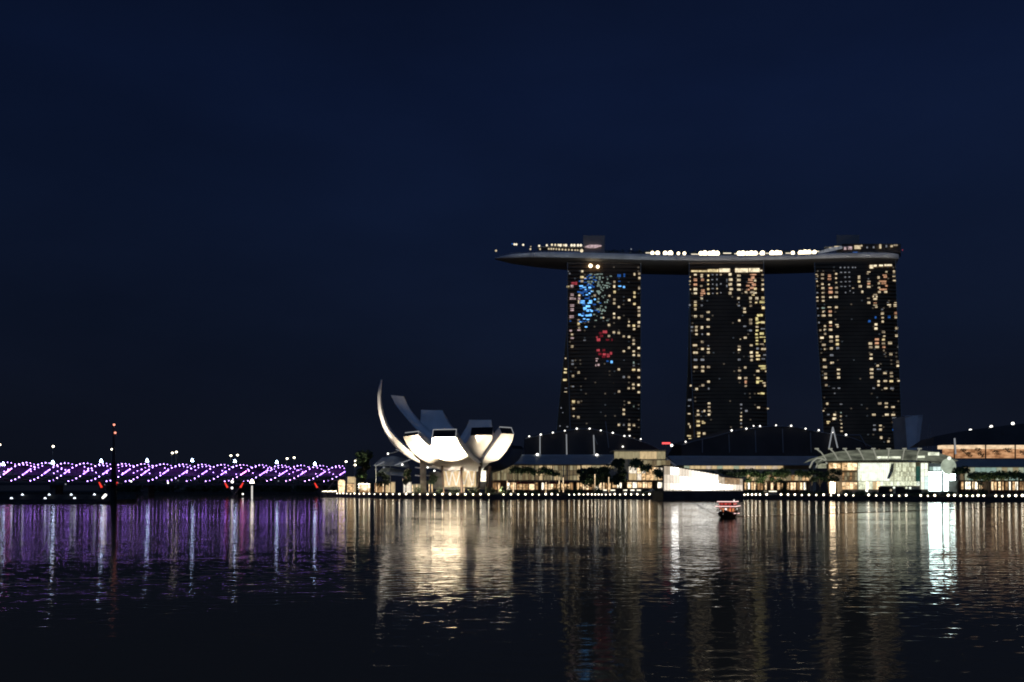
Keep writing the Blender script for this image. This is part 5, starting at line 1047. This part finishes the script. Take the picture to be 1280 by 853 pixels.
# piers: splayed red-lit legs on a dark footing
for x, lit_ in ((-30, 0), (136, 1), (293, 1), (405, .5)):
    c = BP(x); k = c.y / F
    pier = MB(); pier.tube([(c.x, c.y, -2), (c.x, c.y, 1.4)], [2.6, 2.2], 10); pier.build('pier_footing', M['quay_wall'], br)
    for s in (-1, 1):
        mb = MB(); mb.tube([(c.x, c.y, 1.4), (c.x + s * 13 * k, c.y, c.z - 4.9)], [.5, .35], 8); mb.build('pier_leg', M['dark_steel'], br)
        if lit_ == 1 or (lit_ == .5 and s < 0):
            a, b = Vector((c.x + s * 8.0 * k, c.y - .8, 6.2)), Vector((c.x + s * 11.4 * k, c.y - .8, 9.4)); mb = MB(); mb.tube([a, b], [.62, .32], 6); mb.build('pier_light', M['red_glow'], br)
# lamps at the pier under the bridge
for x, y, r_ in ((290.3, 602.4, .9), (290, 610.2, .7), (303.5, 617.8, .55), (82, 605.5, .4), (131, 606, .3), (210, 603.8, .5), (222.5, 601, .4), (164, 602, .5), (148, 604, .3), (348, 601.4, .4), (360.5, 601.2, .35)):
    p = P(x, y, BP(x).y - 5.4); mb = MB(); mb.ball(p, r_); mb.build('pier_lamp', M['lamp_white'] if r_ > .45 else M['w_dim'], br)
    seg(br, 'lamp_bracket', 'dark_steel', p + Vector((0, r_, 0)), Vector((p.x, p.y + 5.2, p.z)), .06)
# street lamps on the road bridge behind
rbr = empty('road_bridge', PZ(180, 590, 0), 'dark flat road bridge behind the violet footbridge', 'road bridge')
mb = MB(); a, b = PZ(-120, 560, 0), PZ(452, 620, 0); mb.hexa([(a.x, a.y, 8), (b.x, b.y, 8), (b.x, b.y + 14, 8), (a.x, a.y + 14, 8)], [(a.x, a.y, 10), (b.x, b.y, 10), (b.x, b.y + 14, 10), (a.x, a.y + 14, 10)]); mb.build('deck', M['dark_steel'], rbr)
for t in (.1, .3, .5, .7, .9):
    c = a.lerp(b, t); mb = MB(); mb.box(c.x - 2, c.x + 2, c.y + 2, c.y + 12, -2, 7.997); mb.build('pier', M['quay_wall'], rbr)
SL = [(-1, 556.5), (66, 558.6), (139.4, 562.2), (214.8, 566.8), (219.8, 565.6), (288, 570.2), (296.3, 569.5), (358.3, 573.8), (367, 572.7), (432, 577.6), (443.6, 576.8), (443.2, 581.8)]
for i, (x, y) in enumerate(SL):
    Yl = lerp(566, 624, (x + 120) / 572) + (6 if i in (4, 6, 8) else 0); p = P(x, y, Yl)
    l = empty('street_lamp', (p.x, Yl, 10), 'tall street lamp behind the violet footbridge, ' + ['cut by the left photo edge', 'left of the black beacon mast', 'close beside the black beacon mast', 'left of the pair right of the beacon mast', 'right of the pair right of the beacon mast', 'left of the pair above the red lights', 'right of the pair above the red lights', 'left lamp of the last pair', 'right lamp of the last pair', 'single one at the bridge end', 'upper of two by the dark tree', 'lower of two by the dark tree'][i], 'street lamp', 'street lamps on the road bridge')
    seg(l, 'pole', 'grey_steel', Vector((p.x, Yl, 10)), Vector((p.x, Yl, p.z + .1)), .16)
    seg(l, 'arm', 'grey_steel', Vector((p.x, Yl, p.z + .1)), Vector((p.x + .9, Yl - .3, p.z + .45)), .1)
    mb = MB(); mb.ball(p + Vector((.5, -.3, .2)), .85, sz=.75); mb.build('lamp_head', M['lamp_globe'], l)

# far shore beyond the bridges
mb = MB(); mb.box(-900, PZ(470, 800, 0).x, 800, 1500, -2, 2.5); tag(mb.build('far_shore', M['soil'], loc=(-500, 900, 0)), kind='structure')
mb = MB()
for k in range(150):
    x = R.uniform(-420, -130); h = R.uniform(5, 13); leaf_mass(mb, (x, R.uniform(806, 840), 2.5 + h * .5), R.uniform(5, 9), 4, h * .6, 40, 1.4)
tag(mb.build('far_trees', M['leaf_dark'], loc=(-275, 820, 2)), 'dark mass of trees on the far shore beyond the bridges', 'trees', kind='stuff')

# ------------------------------------------------------------------ left: floating platform, beacon mast, channel lamp
fp = empty('floating_platform', PZ(60, 292, 0), 'low dark floating platform with small lamps at the left edge', 'floating platform')
mb = MB(); a, b = PZ(-120, 284, 0), PZ(137, 284, 0); mb.box(a.x, b.x, 284, 305, -.6, 1.3); mb.build('pontoon', M['quay_wall'], fp)
mb = MB(); mb.box(a.x, b.x, 283.8, 284.2, 1.303, 1.5); mb.build('kerb', M['dark_steel'], fp)
mb = MB(); mb.box(a.x, b.x, 304, 306, 1.304, 3.0); mb.build('back_wall', M['quay_wall'], fp)
mb = MB()
for x in range(-60, 137, 6):
    c = PZ(x, 285, 0); mb.tube([(c.x, 285, 1.3), (c.x, 285, 2.2)], .05, 4)
mb.tube([(a.x, 285, 2.2), (b.x, 285, 2.2)], .05, 4); mb.build('railing', M['dark_steel'], fp)
fl = [(14.3, 622.8, 286), (56.4, 622.8, 286), (93.2, 622.6, 286), (-28, 622.8, 286), (28, 618.4, 303), (61.5, 618.4, 303), (89, 618.4, 303), (118, 618.2, 303)]
proto2 = None
for x, y, Yp in fl:
    p = P(x, y, Yp); q = empty('deck_lamp_post', (p.x, Yp, 1.3), 'small white lamp on a short post, ' + ('front row of the floating platform' if Yp < 290 else 'back row of the floating platform'), 'lamp', 'lamps on the floating platform')
    seg(q, 'post', 'dark_steel', Vector((p.x, Yp, 1.3)), Vector((p.x, Yp, p.z - .1)), .06)
    mb = MB(); mb.tube([p + Vector((0, 0, -.25)), p + Vector((0, 0, .3))], [.5, .14], 8); mb.build('lamp_head', M['lamp_cool'], q)
bo = empty('small_boat', PZ(130, 280, 0), 'small moored boat with slanting white lit canopy beside the beacon mast', 'boat')
mb = MB(); c = PZ(130, 280, 0); mb.hexa([(c.x - 1.6, 279, -.2), (c.x + 1.6, 279, -.2), (c.x + 1.6, 281, -.2), (c.x - 1.6, 281, -.2)], [(c.x - 2.1, 278.6, .8), (c.x + 2.4, 278.6, .9), (c.x + 2.4, 281.4, .9), (c.x - 2.1, 281.4, .8)]); mb.build('hull', M['dark_steel'], bo)
mb = MB(); p, q = P(128, 623, 279.4), P(132.5, 618.4, 279.4); mb.tube([p, q], [.32, .42], 6); mb.build('lit_canopy', M['lamp_white'], bo)
seg(bo, 'canopy_post', 'dark_steel', Vector((c.x, 280, .85)), Vector(((p.x + q.x) / 2, 279.6, (p.z + q.z) / 2)), .08)
bm = empty('beacon_mast', PZ(142, 262, 0), 'tall black beacon mast with two red lamps standing in the water', 'beacon mast')
c = PZ(142, 262, 0)
mb = MB(); mb.tube([(c.x, 262, -2), (c.x, 262, P(142, 606, 262).z), (c.x, 262, P(142, 578, 262).z)], [1.05, .85, .6], 12); mb.build('pile', M['black_paint'], bm)
mb = MB(); mb.tube([(c.x, 262, P(142, 578, 262).z), (c.x, 262, P(142, 530, 262).z)], [.5, .22], 8); mb.build('mast', M['dark_steel'], bm)
mb = MB(); mb.tube([(c.x, 262, P(142, 606, 262).z), (c.x, 262, P(142, 604.6, 262).z)], [2.6, 2.6], 12); mb.build('platform', M['black_paint'], bm)
for x, y in ((142.6, 531.2), (144, 541.2)):
    mb = MB(); mb.ball(P(x, y, 261.2), .36); mb.build('red_lamp', M['red_beacon'], bm)
cl = empty('channel_lamp', PZ(315, 420, 0), 'bright cone lamp on a white post in the water, right of the red lights', 'lamp')
seg(cl, 'post', 'post_glow' if 'post_glow' in M else lit('post_glow', (1, .97, .9), .75).name, PZ(315, 420, -1), P(315, 607.4, 420), .42)  # lamplight on the post put in as its own glow
mb = MB(); p = P(315, 602, 420); mb.tube([p + Vector((0, 0, -.9)), p + Vector((0, 0, .9))], [1.25, .5], 10); mb.build('lamp_head', M['lamp_globe'], cl)
seg(cl, 'neck', 'dark_steel', P(315, 607.4, 420), p + Vector((0, 0, -.9)), .2)
# jetty tip at the quay's left end with a string of lamps
jt = empty('jetty', PZ(411, 540, 0), 'short low jetty with a string of tiny lamps at the bridge end of the quay', 'jetty')
mb = MB(); a, b = PZ(403, 540, 0), PZ(421, 534, 0); mb.hexa([(a.x, a.y, .9), (b.x, b.y, .9), (b.x, b.y + 6, .9), (a.x, a.y + 6, .9)], [(a.x, a.y, 1.5), (b.x, b.y, 1.5), (b.x, b.y + 6, 1.5), (a.x, a.y + 6, 1.5)]); mb.build('deck', M['quay_wall'], jt)
for t in (.1, .5, .9):
    c = a.lerp(b, t); mb = MB(); mb.tube([(c.x, c.y + 1, -2), (c.x, c.y + 1, .897)], .3, 6); mb.build('pile', M['quay_wall'], jt)
for k in range(9):
    c = a.lerp(b, k / 8.5); p = Vector((c.x, c.y - .1, P(410, 614.6 - (k % 3) * .25, c.y).z)); mb = MB(); mb.ball(p, .35, 6, 5); mb.build('string_lamp', M['lamp_globe'], jt)
    seg(jt, 'lamp_post', 'dark_steel', Vector((p.x, p.y + .2, 1.5)), p + Vector((0, .2, 0)), .05)

# ------------------------------------------------------------------ river boat
Yb = 142
bt = empty('river_boat', PZ(909, Yb, 0), 'wooden river boat with red lit roof and white light strips, on the water', 'boat')
hd = Vector((-.40, -.916, 0)); sd_ = Vector((.916, -.40, 0)); O = PZ(909.5, Yb, 0)
def L(f, s, z): return O + hd * f + sd_ * s + Vector((0, 0, z))
mb = MB(); rows_ = []
for f, hw, zt, zb_ in ((-4.6, 1.05, 1.05, .25), (-3.6, 1.35, .85, -.2), (-1.5, 1.55, .72, -.3), (1.0, 1.55, .72, -.3), (3.0, 1.25, .9, -.2), (4.3, .7, 1.2, .0), (4.9, .08, 1.45, .5)):
    rows_.append([L(f, -hw, zt), L(f, -hw * .8, lerp(zt, zb_, .6)), L(f, -hw * .3, zb_), L(f, hw * .3, zb_), L(f, hw * .8, lerp(zt, zb_, .6)), L(f, hw, zt)])
mb.grid(rows_); mb.face([mb.vert(p) for p in rows_[0][::-1]]); mb.build('hull', M['wood_dark'], bt, smooth=True)
mb = MB(); mb.grid([[L(f, -hw, .62), L(f, hw, .62)] for f, hw in ((-4.4, 1.0), (-3.5, 1.3), (1, 1.48), (3, 1.15), (4.2, .6))]); mb.build('floor', M['wood_dark'], bt)
for s in (-1, 1): mb = MB(); mb.tube([r[0 if s < 0 else 5] + Vector((0, 0, .05)) for r in rows_], .07, 5); mb.build('gunwale', M['white_steel'], bt)
def slab(f0, f1, s, z0, z1): 
    mb = MB(); mb.hexa([L(f0, -s, z0), L(f1, -s, z0), L(f1, s, z0), L(f0, s, z0)], [L(f0, -s * .9, z1), L(f1, -s * .9, z1), L(f1, s * .9, z1), L(f0, s * .9, z1)]); return mb
slab(-3.6, 2.6, 1.65, 1.95, 2.12).build('roof', M['wood_dark'], bt)
slab(-2.6, 1.6, 1.2, 2.125, 2.75).build('upper_cabin', M['wood_dark'], bt)
for f in (-2.3, -1.45, -.6, .25, 1.0):
    for s_ in (-1, 1):
        a, b = L(f, s_ * 1.24, 2.25), L(f + .55, s_ * 1.24, 2.25); up = Vector((0, 0, .36)); mb = MB(); t_ = sd_ * s_ * .03
        mb.hexa([a, b, b + t_, a + t_], [a + up, b + up, b + t_ + up, a + t_ + up]); mb.build('window', M['boat_red'], bt)
for s_ in (-.75, -.05, .6):
    a, b = L(1.66, s_ - .25, 2.25), L(1.66, s_ + .25, 2.25); up = Vector((0, 0, .36)); t_ = hd * .03; mb = MB(); mb.hexa([a, b, b + t_, a + t_], [a + up, b + up, b + t_ + up, a + t_ + up]); mb.build('window', M['boat_red'], bt)
slab(-2.9, 1.9, 1.5, 2.755, 2.9).build('upper_roof', M['wood_dark'], bt)
slab(-2.8, 1.2, .95, .63, 1.9).build('cabin', M['wood_dark'], bt)
for s_ in (-.55, .1, .6):
    a, b = L(1.26, s_ - .2, 1.05), L(1.26, s_ + .2, 1.05); up = Vector((0, 0, .6)); t_ = hd * .03; mb = MB(); mb.hexa([a, b, b + t_, a + t_], [a + up, b + up, b + t_ + up, a + t_ + up]); mb.build('cabin_window', M['boat_orange'], bt)
for f in (-2.4, -1.4, -.4, .5):
    for s_ in (-1, 1):
        a, b = L(f, s_ * .98, 1.05), L(f + .6, s_ * .98, 1.05); up = Vector((0, 0, .6)); t_ = sd_ * s_ * .03; mb = MB(); mb.hexa([a, b, b + t_, a + t_], [a + up, b + up, b + t_ + up, a + t_ + up]); mb.build('cabin_window', M['boat_orange'], bt)
for f in (-3.4, -1.9, -.4, 1.1, 2.4):
    for s in (-1, 1): seg(bt, 'post', 'wood_dark', L(f, s * 1.45, .62), L(f, s * 1.5, 1.95), .05)
for z, f0, f1, s in ((2.02, -3.62, 2.62, 1.72), (2.84, -2.4, 1.9, 1.53)):
    seg(bt, 'light_strip', 'boat_strip', L(f0, s, z), L(f1, s, z), .075, 5); seg(bt, 'light_strip', 'boat_strip', L(f1, s, z), L(f1, -s, z), .075, 5)
seg(bt, 'light_strip', 'boat_strip', L(-3.9, 1.52, .66), L(2.6, 1.52, .80), .07, 5); seg(bt, 'light_strip', 'boat_white', L(3.1, -1.3, .95), L(4.6, -.45, 1.3), .06, 5)
for f, s, z, r_ in ((2.75, .1, 1.55, .2), (3.6, -.8, .95, .13), (4.5, -.2, .7, .12), (2.0, 1.4, 3.05, .14), (-1.5, 1.4, 1.5, .12)):
    mb = MB(); mb.ball(L(f, s, z), r_); mb.build('lantern', M['boat_white'], bt)
for s in (-.9, .9): mb = MB(); mb.tube([L(2.6, s, 1.95), L(2.7, s, 1.65)], [.12, .12], 6); mb.build('red_lantern', M['boat_red'], bt)
seg(bt, 'bow_rail', 'white_steel', L(2.7, -1.3, 1.75), L(4.4, -.6, 1.75), .05); seg(bt, 'bow_rail', 'white_steel', L(4.4, -.6, 1.75), L(4.4, -.5, 1.15), .05)
